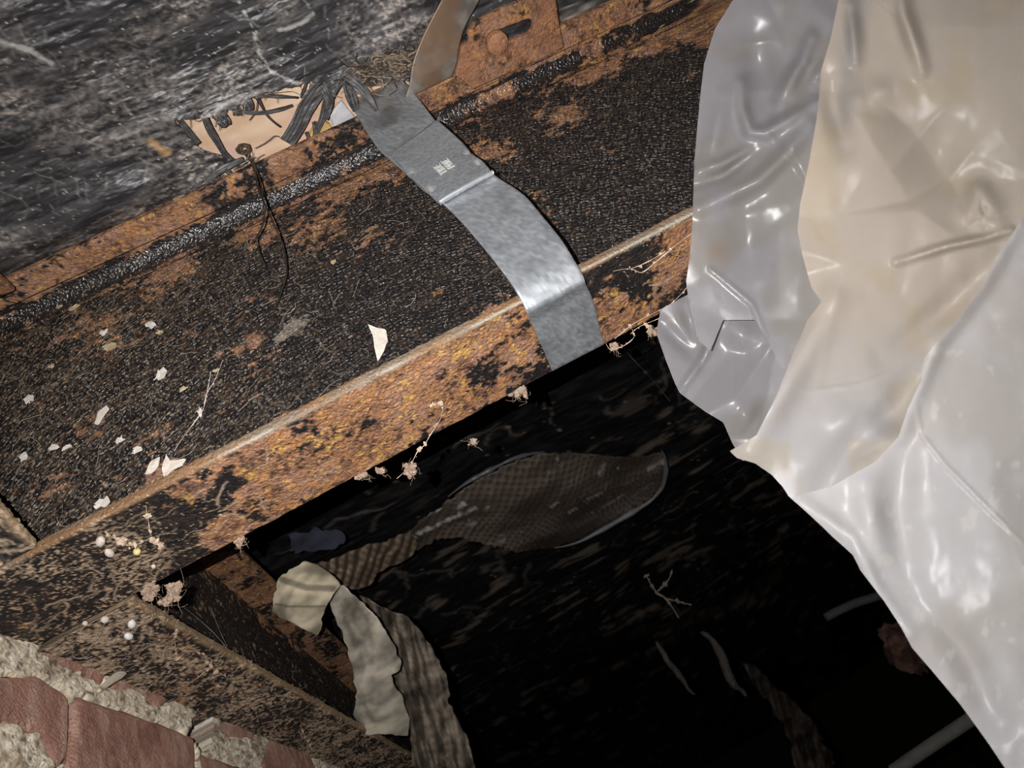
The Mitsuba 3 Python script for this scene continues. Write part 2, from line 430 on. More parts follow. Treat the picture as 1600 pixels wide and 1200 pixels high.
th = []
r0 = np.random.default_rng(77)
for k in range(420):
    x = 0.19 - 0.37 * r0.random() ** 0.55; z = r0.uniform(0.004, 0.165)
    an = r0.uniform(0, 6.28); L = r0.uniform(0.004, 0.016); q = [np.array([x, -TW - 0.0005, z])]; tn = r0.normal(0, .25)
    for _ in range(6):
        an += tn + r0.normal(0, 0.28)
        q.append(q[-1] + L / 6 * np.array([math.cos(an), 0, math.sin(an)]) + [0, -abs(r0.normal(0, .00015)), 0])
    v, f = tube(curve(q, 10), r0.uniform(.00004, .00013), 3)
    th.append((v, f, S(196, 180, 160) * r0.uniform(.35, 1)))
mesh, col = join(th)
add('steel_beam__dust_fibres', mesh, 'matte', col, label='fine pale dust fibres clinging to the web', kind='stuff')

for poly in ([(576, 509), (590, 514), (604, 517), (607, 535), (600, 552), (591, 566), (586, 545), (584, 528)], [(262, 712), (268, 722), (293, 719), (287, 729), (268, 738), (259, 750), (255, 735)], [(229, 743), (238, 722), (252, 715), (249, 730), (236, 742)], [(150, 664), (154, 648), (168, 635), (172, 640), (161, 655), (155, 666)]):
    q = np.array([hit(*p, 'y', -TW - .0006) for p in poly])
    pts, tri = sheet(Polygon(q[:, [0, 2]]), 0.0012)
    v = np.stack([pts[:, 0], -TW - 0.0012 - 0.0012 * nfbm(np.c_[pts, pts[:, 0]], 250, 2, 3), pts[:, 1]], 1)
    w, f = slab(v, tri, np.array([0, 0.0006, 0]))
    add('steel_beam__web__paint_flake', (w, f), 'matte', S(234, 222, 208), smooth=False)

# ---------------------------------------------------------------- cross beams
def cross_beam(root, label, y0, y1, taper, depth, seed, fine):
    """A smaller I-beam along y; web at x = XW; bottom flange underside at z = taper(y)."""
    XW, hw = -0.179, 0.028
    ys = spaced(min(y0, y1), fine[0], fine[1], max(y0, y1), 0.0009, 1.08)
    def bent(P, top):
        Q = np.empty_like(P)                              # profile frame (s along, a across, b up) -> world
        Q[..., 0] = XW + P[..., 1]; Q[..., 1] = P[..., 0]
        Q[..., 2] = P[..., 2] + (taper(P[..., 0]) if not top else depth(P[..., 0]))
        return Q
    r = 0.0012; t = 0.0045
    for name, top in (('bottom_flange', False), ('top_flange', True)):
        pr = profile(arc(-hw + r, r, r, 180, 270) + arc(hw - r, r, r, 270, 360) + arc(hw - r, t - r, r, 0, 90) + arc(-hw + r, t - r, r, 90, 180), 0.0009)
        P, N = extruded(ys, pr)
        Q, M = bent(P, top), np.stack([N[..., 1], N[..., 0], N[..., 2]], -1)
        am = np.full(Q.shape[:2], 0.55 if top else 0.12)
        c, m = rust_mix(Q, am, seed + 7 * top, 0.8)
        if not top:
            d = ss(0.535, 0.60, 0.4 * nfbm(Q, (90, 60, 90), 4, seed + 2) + 0.6 * nfbm(Q, (1000, 600, 1000), 3, seed + 4))
            c = over(c, S(186, 160, 134), d * 0.85 * (Q[..., 2] < taper(Q[..., 1]) + 0.001))
            c = over(c, S(150, 126, 98), ss(hw - 0.0035, hw - 0.0005, P[..., 1] + 0.004 * (nfbm(Q, 200, 3, 3) - .5)) * 0.85)
            gr = scratches(ys, np.linspace(-hw, hw, 64), 260, 0.010, 0.0005, seed, (fine[0], fine[1], -hw, hw))
            c = over(c, S(188, 165, 140), gr[:, np.clip(((pr[:, 0] + hw) / (2 * hw) * 63).astype(int), 0, 63)] * 0.9)
            Q = Q + M * (0.0016 * d * nfbm(Q, 300, 3, 4))[..., None]
        else:
            c = c * 0.7
        c = speckle(c, Q, 0.03, S(190, 165, 138), seed + 1)
        v, f = Q.reshape(-1, 3), np.vstack([grid_faces(len(ys), len(pr), True), ends(P)[:, ::-1]])
        add(f'{root}__{name}', (v, f), 'rusty_steel', c)
    us = np.linspace(0, 1, 110)
    Yg, Ug = np.meshgrid(ys, us, indexing='ij')
    parts = []
    for side in (1, -1):
        Q = np.stack([np.full_like(Yg, XW + side * 0.0022), Yg, taper(Yg) + 0.003 + (depth(Yg) - taper(Yg) - 0.002) * Ug], -1)
        c, m = rust_mix(Q, 0.04 + 0.3 * ss(0.7, 1.0, Ug), seed + 21, 0.8)
        c = speckle(c, Q, 0.022, S(196, 170, 140), seed + 5)
        c = over(c, S(180, 155, 125), scratches(ys, us * 0.1, 160, 0.0035, 0.0007, seed + 8, (fine[0], fine[1], 0, 0.1)) * 0.9)
        f = grid_faces(*Yg.shape)
        parts.append((Q.reshape(-1, 3), f if side > 0 else f[:, ::-1], c))
    mesh, col = join(parts)
    add(f'{root}__web', mesh, 'rusty_steel', col)
    tag(root, label, 'beam')


cross_beam('cross_beam', 'dusty black steel cross beam above the brick pier, crusted with dirt along its underside', 0.031, 1.4, lambda y: 0 * y, lambda y: 0.118 - 0.095 * np.minimum(y, 0.8), 81, (0.031, 0.46))
cross_beam('cross_beam_001', 'short stub of dusty black cross beam at the left end of the beam web', -0.5, -0.0305, lambda y: 0.0 + 0.45 * np.maximum(-0.031 - y, 0) + 0.0004, lambda y: 0.165 + 0 * y, 91, (-0.12, -0.0305))

th = []
for k in range(260):
    y = 0.035 + 0.32 * r0.random() ** 1.5; x = -0.179 + r0.uniform(-.027, .027)
    an = r0.uniform(0, 6.28); L = r0.uniform(0.004, 0.016); q = [np.array([x, y, -0.0016])]; tn = r0.normal(0, .3)
    for _ in range(6):
        an += tn + r0.normal(0, 0.35)
        q.append(q[-1] + L / 6 * np.array([math.cos(an), math.sin(an), 0]) + [0, 0, r0.normal(0, .0003)])
    v, f = tube(curve(q, 10), r0.uniform(.00006, .0002), 3)
    th.append((v, f, S(196, 176, 152) * r0.uniform(.3, 1)))
mesh, col = join(th)
add('cross_beam__dust_fibres', mesh, 'matte', col, label='pale dust fibres clinging to the underside', kind='stuff')

# ---------------------------------------------------------------- brick pier
PX = -0.197
def pier(px, py, out=0.0):
    return hit(px, py, 'x', PX + out)


BR = [[(50, 1024), (100, 996), (135, 984), (206, 1022), (152, 1072), (133, 1062)],
      [(209, 1023), (238, 1050), (268, 1088), (243, 1112), (205, 1084), (160, 1077)],
      [(-30, 1062), (45, 1056), (95, 1088), (102, 1100), (98, 1190), (80, 1204), (46, 1150), (-30, 1130)],
      [(106, 1088), (180, 1112), (235, 1130), (298, 1156), (300, 1260), (150, 1240), (92, 1208), (102, 1170)],
      [(345, 1104), (388, 1122), (392, 1162), (365, 1158), (338, 1146)],
      [(418, 1144), (474, 1168), (492, 1215), (470, 1240), (400, 1200)],
      [(306, 1180), (398, 1210), (460, 1250), (430, 1330), (310, 1270)],
      [(-30, 1195), (60, 1215), (90, 1260), (80, 1330), (-30, 1300)]]
for k, poly in enumerate(BR):
    q = np.array([pier(*p)[1:] for p in poly])
    pl = Polygon(q).buffer(-0.002).buffer(0.002)
    pts, tri = sheet(pl, 0.0022)
    d = np.array([pl.exterior.distance(Point(p)) for p in pts])
    v = np.stack([np.full(len(pts), PX + 0.0015), pts[:, 0], pts[:, 1]], 1)
    v[:, 0] += 0.0022 * ss(0, 0.0035, d) + 0.0012 * (nfbm(v, 90, 4, k) - 0.5)
    c = over(np.broadcast_to(S(158, 116, 102), v.shape), S(180, 140, 122), ss(0.35, 0.65, nfbm(v, (60, 90, 30), 4, 5 + k)))
    c = over(c, S(118, 84, 76), ss(0.5, 0.7, nfbm(v, (60, 160, 40), 5, 50 + k)) * 0.6)
    c = over(c, S(196, 166, 148), ss(0.50, 0.68, nfbm(v, (90, 220, 40), 5, 70 + k)) * 0.6)
    c = c * np.clip(np.random.default_rng(k).normal(1, .08, len(v)), .7, 1.3)[:, None]
    w, f = slab(v, tri, np.array([-0.05, 0, 0]))
    key = add('brick_pier__brick' if not k else f'brick_pier__brick_{k:03d}', (w, f), 'masonry', np.vstack([c, c]))
# mortar bed behind and around the bricks
yz = np.array([pier(-40, 1000)[1:], pier(128, 978)[1:], pier(250, 1030)[1:], pier(340, 1090)[1:], pier(470, 1165)[1:], pier(560, 1225)[1:], pier(560, 1500)[1:], pier(-40, 1500)[1:]])
pts, tri = sheet(Polygon(yz), 0.0011)
v = np.stack([np.full(len(pts), PX), pts[:, 0], pts[:, 1]], 1)
bp = shapely.union_all([Polygon([pier(*p)[1:] for p in poly]) for poly in BR]).buffer(0.0012).buffer(-0.0012)
ins = np.where(shapely.contains_xy(bp, v[:, 1], v[:, 2]), 1.0, -1.0) * shapely.distance(shapely.points(v[:, 1], v[:, 2]), bp.boundary)
lump = nfbm(v, 130, 5, 12)
v[:, 0] += 0.0075 * ss(0.0030, -0.0012, ins + 0.011 * (lump - 0.5)) * (0.45 + 0.6 * nfbm(v, 170, 4, 15)) - 0.002 + 0.0016 * (nfbm(v, 600, 3, 17) - 0.5)
gap = np.minimum(dist_line(v[:, 1], v[:, 2], [pier(*p)[1:] for p in [(291, 1068), (300, 1100), (312, 1128), (302, 1155)]])[0] / 0.0085, 9)
gap = np.minimum(gap, dist_line(v[:, 1], v[:, 2], [pier(*p)[1:] for p in [(325, 1110), (332, 1118)]])[0] / 0.0018)
g = ss(1.4, 0.8, gap + 0.9 * (nfbm(v, 240, 3, 3) - 0.5))
tri = tri[(g[tri] < 0.6).all(1)]                          # a real hole through the bed
c = over(np.broadcast_to(S(206, 190, 164), v.shape), S(240, 228, 206), ss(0.4, 0.65, nfbm(v, 300, 4, 2)))
c = over(c, S(120, 96, 80), ss(0.52, 0.7, nfbm(v, 90, 4, 33)) * 0.7)
c = c * np.clip(np.random.default_rng(8).normal(1, .15, len(v)), .5, 1.5)[:, None]
c = over(c, S(96, 80, 68), ss(.60, .68, nfbm(v, 420, 3, 41)) * .8)
w, f = slab(v, tri, np.array([-0.09, 0, 0]))
add('brick_pier__mortar', (w, f), 'masonry', np.vstack([c, c]), label='crumbly pale mortar')
q = [pier(*p, 0.007) for p in [(205, 1020), (196, 1046), (176, 1062), (155, 1078)]]
v, f = tube(curve(q, 16), np.interp(np.linspace(0, 1, 16), [0, .5, 1], [.0012, .0022, .0012]), 8)
add('brick_pier__mortar_sliver', (v, f), 'matte', S(216, 205, 182))
tag('brick_pier', 'red brick pier with crumbling pale mortar under the cross beam', 'pier')

# ---------------------------------------------------------------- black lining above, near side
ZB = 0.1885
def lin(px, py, z=ZB):
    return hit(px, py, 'z', z)


hole = [(272, 182), (300, 176), (317, 178), (345, 168), (367, 161), (395, 148), (435, 133), (477, 127), (512, 124), (545, 117), (585, 128), (640, 118), (660, 150), (600, 200), (440, 268), (345, 310), (262, 345), (272, 312), (296, 286), (340, 258), (366, 243), (336, 233), (312, 224), (290, 202)]
hp = Polygon([lin(*p)[:2] for p in hole])
xb = spaced(-0.9, -0.215, 0.15, 1.2, 0.0008, 1.12); yb = spaced(-1.2, -0.18, -0.0205, -0.0205, 0.0008, 1.12)
Xg, Yg = np.meshgrid(xb, yb, indexing='ij')
P = np.stack([Xg, Yg, np.full_like(Xg, ZB)], -1)
warp = nfbm(P, (14, 22, 1), 3, 3)
near_edge = ss(-0.055, -0.030, Yg)
P[..., 2] -= 0.012 * (warp - 0.35) * ss(-0.0225, -0.05, Yg) + 0.0022 * (nfbm(P, (60, 160, 1), 4, 8) - 0.5)
P[..., 2] += -0.004 * np.exp(-((Yg + 0.040) / 0.012) ** 2) * ss(-0.03, -0.09, Xg) - 0.0012
hd = np.array(shapely.distance(shapely.points(Xg.ravel(), Yg.ravel()), hp)).reshape(Xg.shape)
inside = shapely.contains_xy(hp, Xg.ravel(), Yg.ravel()).reshape(Xg.shape)
hin = np.array(shapely.distance(shapely.points(Xg.ravel(), Yg.ravel()), hp.exterior)).reshape(Xg.shape)
rag = np.where(inside, -hin, hd) + 0.004 * (nfbm(P, (120, 260, 1), 3, 4) - 0.5)
P[..., 2] -= np.exp(-hd / 0.009) * (0.0030 * nfbm(P, (150, 420, 1), 4, 10) + 0.0016)
streak = nfbm(P, (70, 420, 1), 4, 21)
cloud = nfbm(P, (26, 40, 1), 5, 22)
fine = nfbm(P, (420, 700, 1), 3, 23)
c = over(np.broadcast_to(S(44, 43, 45), P.shape), S(92, 90, 91), ss(0.36, 0.7, streak) * 0.5)
dirty = ss(0.42, 0.62, cloud + 0.14 * np.exp(-hd / 0.03) * ss(0.05, -0.05, Xg))
grain = 0.4 * fine + 0.3 * streak + 0.3 * nfbm(P, (900, 1300, 1), 2, 24)
c = over(c, S(132, 124, 118), dirty * ss(0.40, 0.62, grain) * 0.75)
c = over(c, S(196, 184, 172), ss(0.50, 0.66, cloud) * ss(0.54, 0.64, grain) * 0.7)
c = over(c, S(186, 180, 174), ss(0.62, 0.70, grain) * 0.35)
c = over(c, S(190, 182, 176), scratches(xb, yb, 420, 0.008, 0.0004, 31, (-0.2, 0.13, -0.17, -0.03), None, 0.35) * 0.3)
c = speckle(c, P, 0.006, S(205, 195, 180), 9)
for line, wd in [([(0, 62), (40, 72), (78, 96)], .0014), ([(435, 46), (470, 32), (488, 18)], .0010), ([(236, 216), (250, 226), (258, 230)], .0024), ([(372, 0), (392, 40), (404, 80), (420, 108)], .0005), ([(420, 108), (450, 120), (470, 128)], .0009)]:
    d, t = dist_line(Xg, Yg, [lin(*p)[:2] for p in line])
    c = over(c, S(212, 206, 200) if wd < .002 else S(206, 164, 106), 0.75 * ss(wd * 1.5, wd * 0.3, d + 0.0036 * (nfbm(P, (260, 500, 1), 3, 8) - .45)) * 0.8)
keep = (rag > 0).ravel()
f = grid_faces(*Xg.shape)[:, ::-1]
f = f[keep[f].all(1)]
add('floor_lining', (P.reshape(-1, 3), f), 'black_film', c)
tag('floor_lining', 'dusty black plastic floor lining with a ragged tear, upper left beside the beam', 'lining')

# the wooden underside seen through the tear
wp = [lin(*p, 0.200)[:2] for p in [(215, 150), (500, 60), (700, 60), (690, 230), (440, 320), (230, 380)]]
pts, tri = sheet(Polygon(wp), 0.002)
v = np.stack([pts[:, 0], pts[:, 1], np.full(len(pts), 0.199)], 1)
v[:, 2] -= 0.003 * (nfbm(v, 40, 3, 3) - 0.5)
g = nfbm(v, (30, 160, 1), 4, 2) + 0.4 * nfbm(v, 90, 3, 5)
c = over(np.broadcast_to(S(218, 182, 150), v.shape), S(242, 212, 182), ss(0.45, 0.95, g))
c = over(c, S(220, 184, 168), ss(0.5, 0.7, nfbm(v, 45, 3, 9)) * 0.7)
w, f = slab(v, tri[:, ::-1], np.array([0, 0, 0.012]))
add('plywood_sheet', (w, f), 'matte', np.vstack([c, c]), label='light tan wood sheet showing through the tear in the black lining', cat='wood sheet')


def lump(key, poly, z, th, col, seed, **kw):
    q = np.array([lin(*p, z)[:2] for p in poly])
    pts, tri = sheet(Polygon(q), 0.0012)
    v = np.stack([pts[:, 0], pts[:, 1], np.full(len(pts), z)], 1)
    v[:, 2] += 0.0022 * (nfbm(v, 150, 3, seed) - 0.5)
    c = np.asarray(col) * (0.75 + 0.5 * nfbm(v, 250, 3, seed + 1))[:, None]
    w, f = slab(v, tri[:, ::-1], np.array([0, 0, th]))
    return add(key, (w, f), 'matte', np.vstack([c, c]), **kw)


lump('foam_piece', [(484, 212), (505, 188), (517, 196), (525, 208), (500, 232), (478, 236)], 0.1935, 0.004, S(206, 172, 112), 3, label='yellowish foam scrap in the tear beside the hanging black flap', cat='foam')
lump('paper_scrap', [(515, 180), (535, 158), (548, 175), (562, 190), (524, 208)], 0.1925, 0.002, S(206, 204, 206), 4, label='small white paper scrap in the tear next to the shiny strap', cat='paper')


def flap(key, pts, widths, zs_, col, seed, parent_label=None, across=None, fib=True):
    """A strip of torn lining: pixel path with depth z, width in metres."""
    q = np.array([lin(*p, z) for p, z in zip(pts, zs_)])
    C = curve(np.c_[q, widths], 40); wd = C[:, 3]; C = C[:, :3]
    t = np.gradient(C, axis=0); t /= np.linalg.norm(t, axis=1, keepdims=True)
    a = np.cross(t, across if across is not None else [0, 0, 1.0]); a /= np.linalg.norm(a, axis=1, keepdims=True)
    k = np.linspace(-0.5, 0.5, 13)
    P = C[:, None] + k[None, :, None] * wd[:, None, None] * a[:, None]
    nn = np.cross(t, a)
    ro = nfbm(np.stack([k[None, :] * 12 + 0 * wd[:, None], np.linspace(0, 2.5, 40)[:, None] + 0 * k[None, :], 0 * k[None, :] + 0 * wd[:, None]], -1), 1.5, 3, seed)
    P = P + nn[:, None] * (0.0016 * (ro - 0.5))[..., None]
    c = np.asarray(col) * (0.45 + 1.3 * ss(0.3, 0.8, ro))[..., None]
    w, f = slab(P.reshape(-1, 3), grid_faces(40, 13), np.tile((nn * 0.0006)[:, None], (1, 13, 1)).reshape(-1, 3))
    return add(key, (w, f), 'black_film', np.vstack([c.reshape(-1, 3)] * 2))


DK = S(84, 82, 82)
FL = [([(286, 306), (318, 286), (352, 276)], [.0012, .002, .001], [.187, .1862, .187]), ([(300, 292), (312, 302), (318, 312)], [.002, .0022, .0018], [.187, .1866, .188]), ([(350, 262), (362, 276), (368, 290)], [.003, .0025, .002], [.187, .1866, .188]),
      ([(410, 142), (420, 132), (440, 128)], [.002, .002, .001], [.187, .187, .188]), ([(480, 126), (474, 140), (470, 152)], [.0012, .0014, .0008], [.187, .187, .188]), ([(500, 126), (512, 150), (508, 186)], [.004, .005, .003], [.187, .1855, .186]),
      ([(536, 116), (505, 134), (478, 168), (462, 200), (448, 222)], [.007, .009, .0085, .0085, .008], [.1885, .186, .1845, .184, .184]),
      ([(532, 120), (515, 150), (505, 180), (490, 215)], [.006, .006, .004, .002], [.188, .187, .187, .188]),
      ([(536, 114), (552, 128), (572, 148), (588, 172)], [.006, .006, .005, .002], [.187, .181, .178, .176]),
      ([(540, 118), (548, 150), (556, 172)], [.006, .006, .004], [.187, .185, .186]),
      ([(317, 174), (330, 206), (348, 236), (364, 252)], [.003, .004, .003, .003], [.187, .186, .187, .188]),
      ([(272, 178), (292, 202), (310, 224)], [.003, .003, .003], [.187, .187, .188]),
      ([(337, 172), (347, 186), (354, 196)], [.006, .007, .005], [.187, .186, .187]),
      ([(362, 160), (368, 170), (370, 180)], [.004, .004, .004], [.187, .187, .187]),
      ([(380, 150), (386, 162), (388, 172)], [.006, .006, .005], [.187, .186, .187]),
      ([(395, 150), (430, 150), (465, 152)], [.002, .0018, .001], [.187, .186, .188]),
      ([(368, 172), (400, 176), (430, 172), (456, 164)], [.002, .0018, .0016, .001], [.187, .186, .186, .187]),
      ([(402, 152), (412, 172), (438, 198)], [.002, .0012, .001], [.187, .187, .187]),
      ([(272, 300), (310, 285), (350, 262), (380, 248)], [.003, .0045, .004, .0025], [.188, .186, .186, .188]),
      ([(290, 316), (300, 300), (330, 292), (372, 270)], [.003, .004, .004, .002], [.188, .186, .187, .188]),
      ([(312, 282), (318, 296), (326, 310)], [.0022, .0022, .002], [.187, .1865, .188]),
      ([(330, 280), (338, 290), (342, 300)], [.0026, .0026, .002], [.187, .1865, .188]),
      ([(478, 206), (482, 218), (478, 230)], [.002, .0022, .002], [.187, .1865, .187]),
      ([(490, 190), (492, 206), (484, 222)], [.0025, .0022, .002], [.187, .1865, .187])]
for k, (p, w, z) in enumerate(FL):
    flap('floor_lining__torn_flap' if not k else f'floor_lining__torn_flap_{k:03d}', p, w, z, DK, k)
th = []
r = np.random.default_rng(5)
for k in range(80):                                     # loose threads along the lips of the tear
    u = r.random()
    a = np.array([np.interp(u, [0, .3, .6, 1], [275, 367, 440, 560]), np.interp(u, [0, .3, .6, 1], [180, 160, 134, 122])]) + r.normal(0, 5, 2)
    if k % 2:
        a = np.array([r.uniform(265, 400), 0]); a[1] = 318 - (a[0] - 265) * 0.52 + r.normal(0, 7)
    L = r.uniform(10, 46); an = r.uniform(-0.5, 2.2) if k % 2 == 0 else r.uniform(-1.2, 0.3)
    pts = [a]
    for _ in range(5):
        an += r.normal(0, 0.45)
        pts.append(pts[-1] + L / 5 * np.array([math.cos(an), math.sin(an)]))
    q = np.array([lin(*p, 0.1865 - 0.002 * r.random()) for p in pts])
    v, f = tube(curve(q, 12), r.uniform(.00012, .0003), 4)
    th.append((v, f, S(70, 66, 62) if r.random() < .7 else S(150, 140, 128)))
mesh, col = join(th)
add('floor_lining__loose_threads', mesh, 'matte', col, kind='stuff')
# tuft of fibres behind the top of the strap
th = []
for k in range(190):
    a = np.array([r.uniform(556, 648), 0]); a[1] = 122 - (a[0] - 556) * .28 + r.normal(0, 9)
    an = r.uniform(0, 2 * np.pi); pts = [a]; turn = r.normal(0, 0.5)
    for _ in range(7):
        an += turn + r.normal(0, 0.3)
        pts.append(pts[-1] + 5.0 * np.array([1.3 * math.cos(an), 0.8 * math.sin(an)]))
    z0 = 0.183 + r.normal(0, .0018)
    q = np.array([lin(*p, z0 + 0.001 * r.normal()) for p in pts])
    v, f = tube(curve(q, 14), r.uniform(.00018, .00042), 4)
    th.append((v, f, S(168, 148, 126) * r.choice([.12, .3, .6, 1.0])))
mesh, col = join(th)
add('fibre_tuft', mesh, 'matte', col, label='tangled tuft of tan fibres between the shiny strap and the dull strap', cat='fibre', kind='stuff')

# ---------------------------------------------------------------- straps
def band(rows, nw=26, thick=0.0009, bulge=0.0):
    """rows: world left point, world right point; a smooth strap through them."""
    rows = np.array(rows, float).reshape(len(rows), 6)
    q = curve(rows, 150)
    k = np.linspace(0, 1, nw)
    P = q[:, None, :3] * (1 - k)[None, :, None] + q[:, None, 3:] * k[None, :, None]
    n = np.cross(np.gradient(P, axis=0), np.gradient(P, axis=1)); n /= np.linalg.norm(n, axis=2, keepdims=True)
    if (n * (CAM - P)).sum() < 0:
        n = -n
    P = P + n * (bulge * (1 - (2 * k - 1) ** 2))[None, :, None]
    return P, n


def strap_row(l, r_, y):
    return [*hit(*l, 'y', y), *hit(*r_, 'y', y)]


def under_row(l, r_, z):
    return [*hit(*l, 'z', z), *hit(*r_, 'z', z)]


ROWS = [strap_row((536, 122), (622, 104), -.0300), strap_row((545, 150), (632, 126), -.0302), strap_row((553, 172), (654, 154), -.0306), strap_row((588, 228), (690, 200), -.0315), strap_row((628, 265), (727, 232), -.0335), strap_row((662, 297), (752, 258), -.0350),
        strap_row((692, 318), (775, 275), -.0362), strap_row((735, 362), (826, 312), -.0376), strap_row((760, 392), (851, 342), -.0376), strap_row((782, 420), (873, 369), -.0368), strap_row((798, 442), (888, 391), -.0354), strap_row((808, 458), (898, 408), -.0336), strap_row((816, 472), (907, 422), -.0312), strap_row((823, 488), (914, 439), -.0280)]
ROWS += [under_row((831, 505), (921, 456), -.0021), under_row((840, 526), (929, 477), -.0018), under_row((852, 553), (936, 507), -.0014), under_row((863, 580), (944, 538), -.0012)]
P, n = band(ROWS)
f = grid_faces(*P.shape[:2])
sp = nfbm(P, 900, 3, 3)
al = np.linspace(0, 1, P.shape[0])[:, None] + 0 * sp
c = over(np.broadcast_to(S(172, 176, 180), P.shape), S(206, 210, 214), ss(0.35, 0.7, sp))
c = over(c, S(112, 104, 98), ss(0.5, 0.7, nfbm(P, 60, 3, 6)) * ss(0.45, 0.1, al) * 0.8)
c = over(c, S(140, 144, 148), ss(0.55, 0.72, nfbm(P, 110, 4, 16)) * 0.35)
c = c * np.clip(np.random.default_rng(3).normal(1, .07, sp.shape), .7, 1.3)[..., None]
c = over(c, S(240, 240, 240), 0.6 * scratches(np.arange(150) * 1.0, np.arange(26) * 1.0, 26, 4.0, 0.35, 4, (20, 148, 1, 25)))
w, ff = slab(P.reshape(-1, 3), f, -n.reshape(-1, 3) * 0.0009)
add('metal_strap__band', (w, ff), 'galvanised', np.vstack([c.reshape(-1, 3)] * 2))
# the overlapping upper piece ending in a folded lip
R2 = [strap_row((610, 244), (684, 190), -.0318), strap_row((628, 263), (727, 230), -.0334), strap_row((650, 286), (742, 246), -.0352), strap_row((672, 306), (760, 260), -.0366), strap_row((683, 316), (768, 269), -.0374), strap_row((688, 320), (772, 272), -.0372)]
P, n = band(R2, 40)
P = P + n * 0.0012
kk = np.linspace(0, 1, 150)[:, None]; ww = np.linspace(0, 1, 40)[None, :]
for (a, b) in [(.42, .06), (.78, .07), (.42, .94), (.74, .93)]:
    P = P - n * (0.0016 * np.exp(-((kk - a) / .045) ** 2 - ((ww - b) / .05) ** 2))[..., None]
P = P + n * (0.0006 * np.sin(kk * 11) * (np.abs(ww - .5) * 2) ** 3 + 0.0005 * (nfbm(P, 90, 2, 5) - .5))[..., None]
c = over(np.broadcast_to(S(172, 176, 180), P.shape), S(204, 208, 212), ss(0.35, 0.7, nfbm(P, 900, 3, 4)))
for (a, b) in [(.42, .06), (.78, .07), (.42, .94), (.74, .93)]:
    c = over(c, S(235, 232, 226), np.exp(-((kk - a) / .035) ** 2 - ((ww - b) / .04) ** 2))
w, ff = slab(P.reshape(-1, 3), grid_faces(*P.shape[:2]), -n.reshape(-1, 3) * 0.0012)
SL, SN = P, n
add('metal_strap__sleeve', (w, ff), 'galvanised', np.vstack([c.reshape(-1, 3)] * 2), label='overlapping crimped upper piece with a folded lip')
v, f = tube(P[-3] + n[-3] * 0.0004, 0.0011, 10)
add('metal_strap__folded_lip', (v, f), 'galvanised', S(205, 208, 212))
# stamped letters, reading up the strap
th = []
for s_, (a0, b0) in (('TIDE', (.66, .50)), ('PRIE', (.62, .66))):
    tm = meshkit.text_mesh(s_, 0.0040, 0.00035)
    i, j = int(a0 * 149), int(b0 * 39)
    o, N_ = SL[i, j], SN[i, j]
    ax = SL[max(i - 40, 0), j] - o; ax /= np.linalg.norm(ax)
    ay = np.cross(N_, ax)
    v = o + tm.vertices[:, :1] * 0.82 * ax + tm.vertices[:, 1:2] * ay + tm.vertices[:, 2:] * N_ + N_ * 0.0001
    th.append((v, tm.faces, S(206, 204, 196)))
mesh, col = join(th)
add('metal_strap__stamped_lettering', mesh, 'matte', col, smooth=False)
tag('metal_strap', 'shiny galvanised metal strap bent across the rusty beam, with small stamped letters', 'strap')

OLD = [under_row((632, 156), (706, 120), .1775), under_row((640, 132), (714, 98), .1772), under_row((644, 104), (717, 76), .1785), under_row((658, 64), (726, 44), .1800), under_row((682, 16), (744, 10), .1815), under_row((706, -26), (764, -26), .1820), under_row((738, -70), (796, -70), .1820)]
P, n = band(OLD)
c = over(np.broadcast_to(S(112, 104, 98), P.shape), S(150, 140, 130), ss(0.35, 0.7, nfbm(P, 120, 4, 3)))
c = over(c, S(140, 108, 80), ss(0.45, 0.65, nfbm(P, 60, 3, 5)) * 0.7)
w, ff = slab(P.reshape(-1, 3), grid_faces(*P.shape[:2]), -n.reshape(-1, 3) * 0.0009)
add('metal_strap_001', (w, ff), 'dull_metal', np.vstack([c.reshape(-1, 3)] * 2), label='dull brownish grey metal strap running up behind the slotted rusty bracket', cat='strap')

# ---------------------------------------------------------------- clamp bracket
ZC = 0.1768
def pl(px, py, z=ZC):
    return hit(px, py, 'z', z)


out = Polygon([pl(*p)[:2] for p in [(712, 118), (718, 90), (726, 62), (742, 36), (775, 18), (822, -2), (868, -10), (875, 40), (882, 74), (866, 84), (740, 140)]]).buffer(-0.001).buffer(0.001)
sl = LineString([pl(*p)[:2] for p in [(782, 58), (824, 42)]]).buffer(0.0042)
pts, tri = sheet(out.difference(sl), 0.0009)
v = np.stack([pts[:, 0], pts[:, 1], np.full(len(pts), ZC)], 1)
c, m = rust_mix(v, np.full(len(v), 0.74), 131)
c = over(c, S(164, 112, 84), ss(0.4, 0.6, nfbm(v, 60, 3, 9)) * 0.5)
v[:, 2] += 0.0005 * nfbm(v, 400, 3, 2)
w, f = slab(v, tri[:, ::-1], np.array([0, 0, 0.0028]))
add('clamp_bracket__plate', (w, f), 'rusty_steel', np.vstack([c, c]))
b0 = pl(779, 69, ZC - 0.004)
cy = trimesh.creation.revolve([(0, -0.0012), (0.0035, -0.001), (0.0062, 0), (0.0066, 0.001), (0.0066, 0.0045), (0, 0.0045)], sections=40).subdivide()
v = cy.vertices + b0
v[:, 2] += 0.0008 * (nfbm(v, 300, 3, 3) - .5)
c, m = rust_mix(v, np.full(len(v), 0.85), 141)
add('clamp_bracket__bolt', (v, cy.faces), 'rusty_steel', c * .5 + .5 * S(176, 122, 92), label='round rusty bolt head')
tag('clamp_bracket', 'rusty steel clamp bracket with a slot and a round bolt on the top flange', 'bracket')

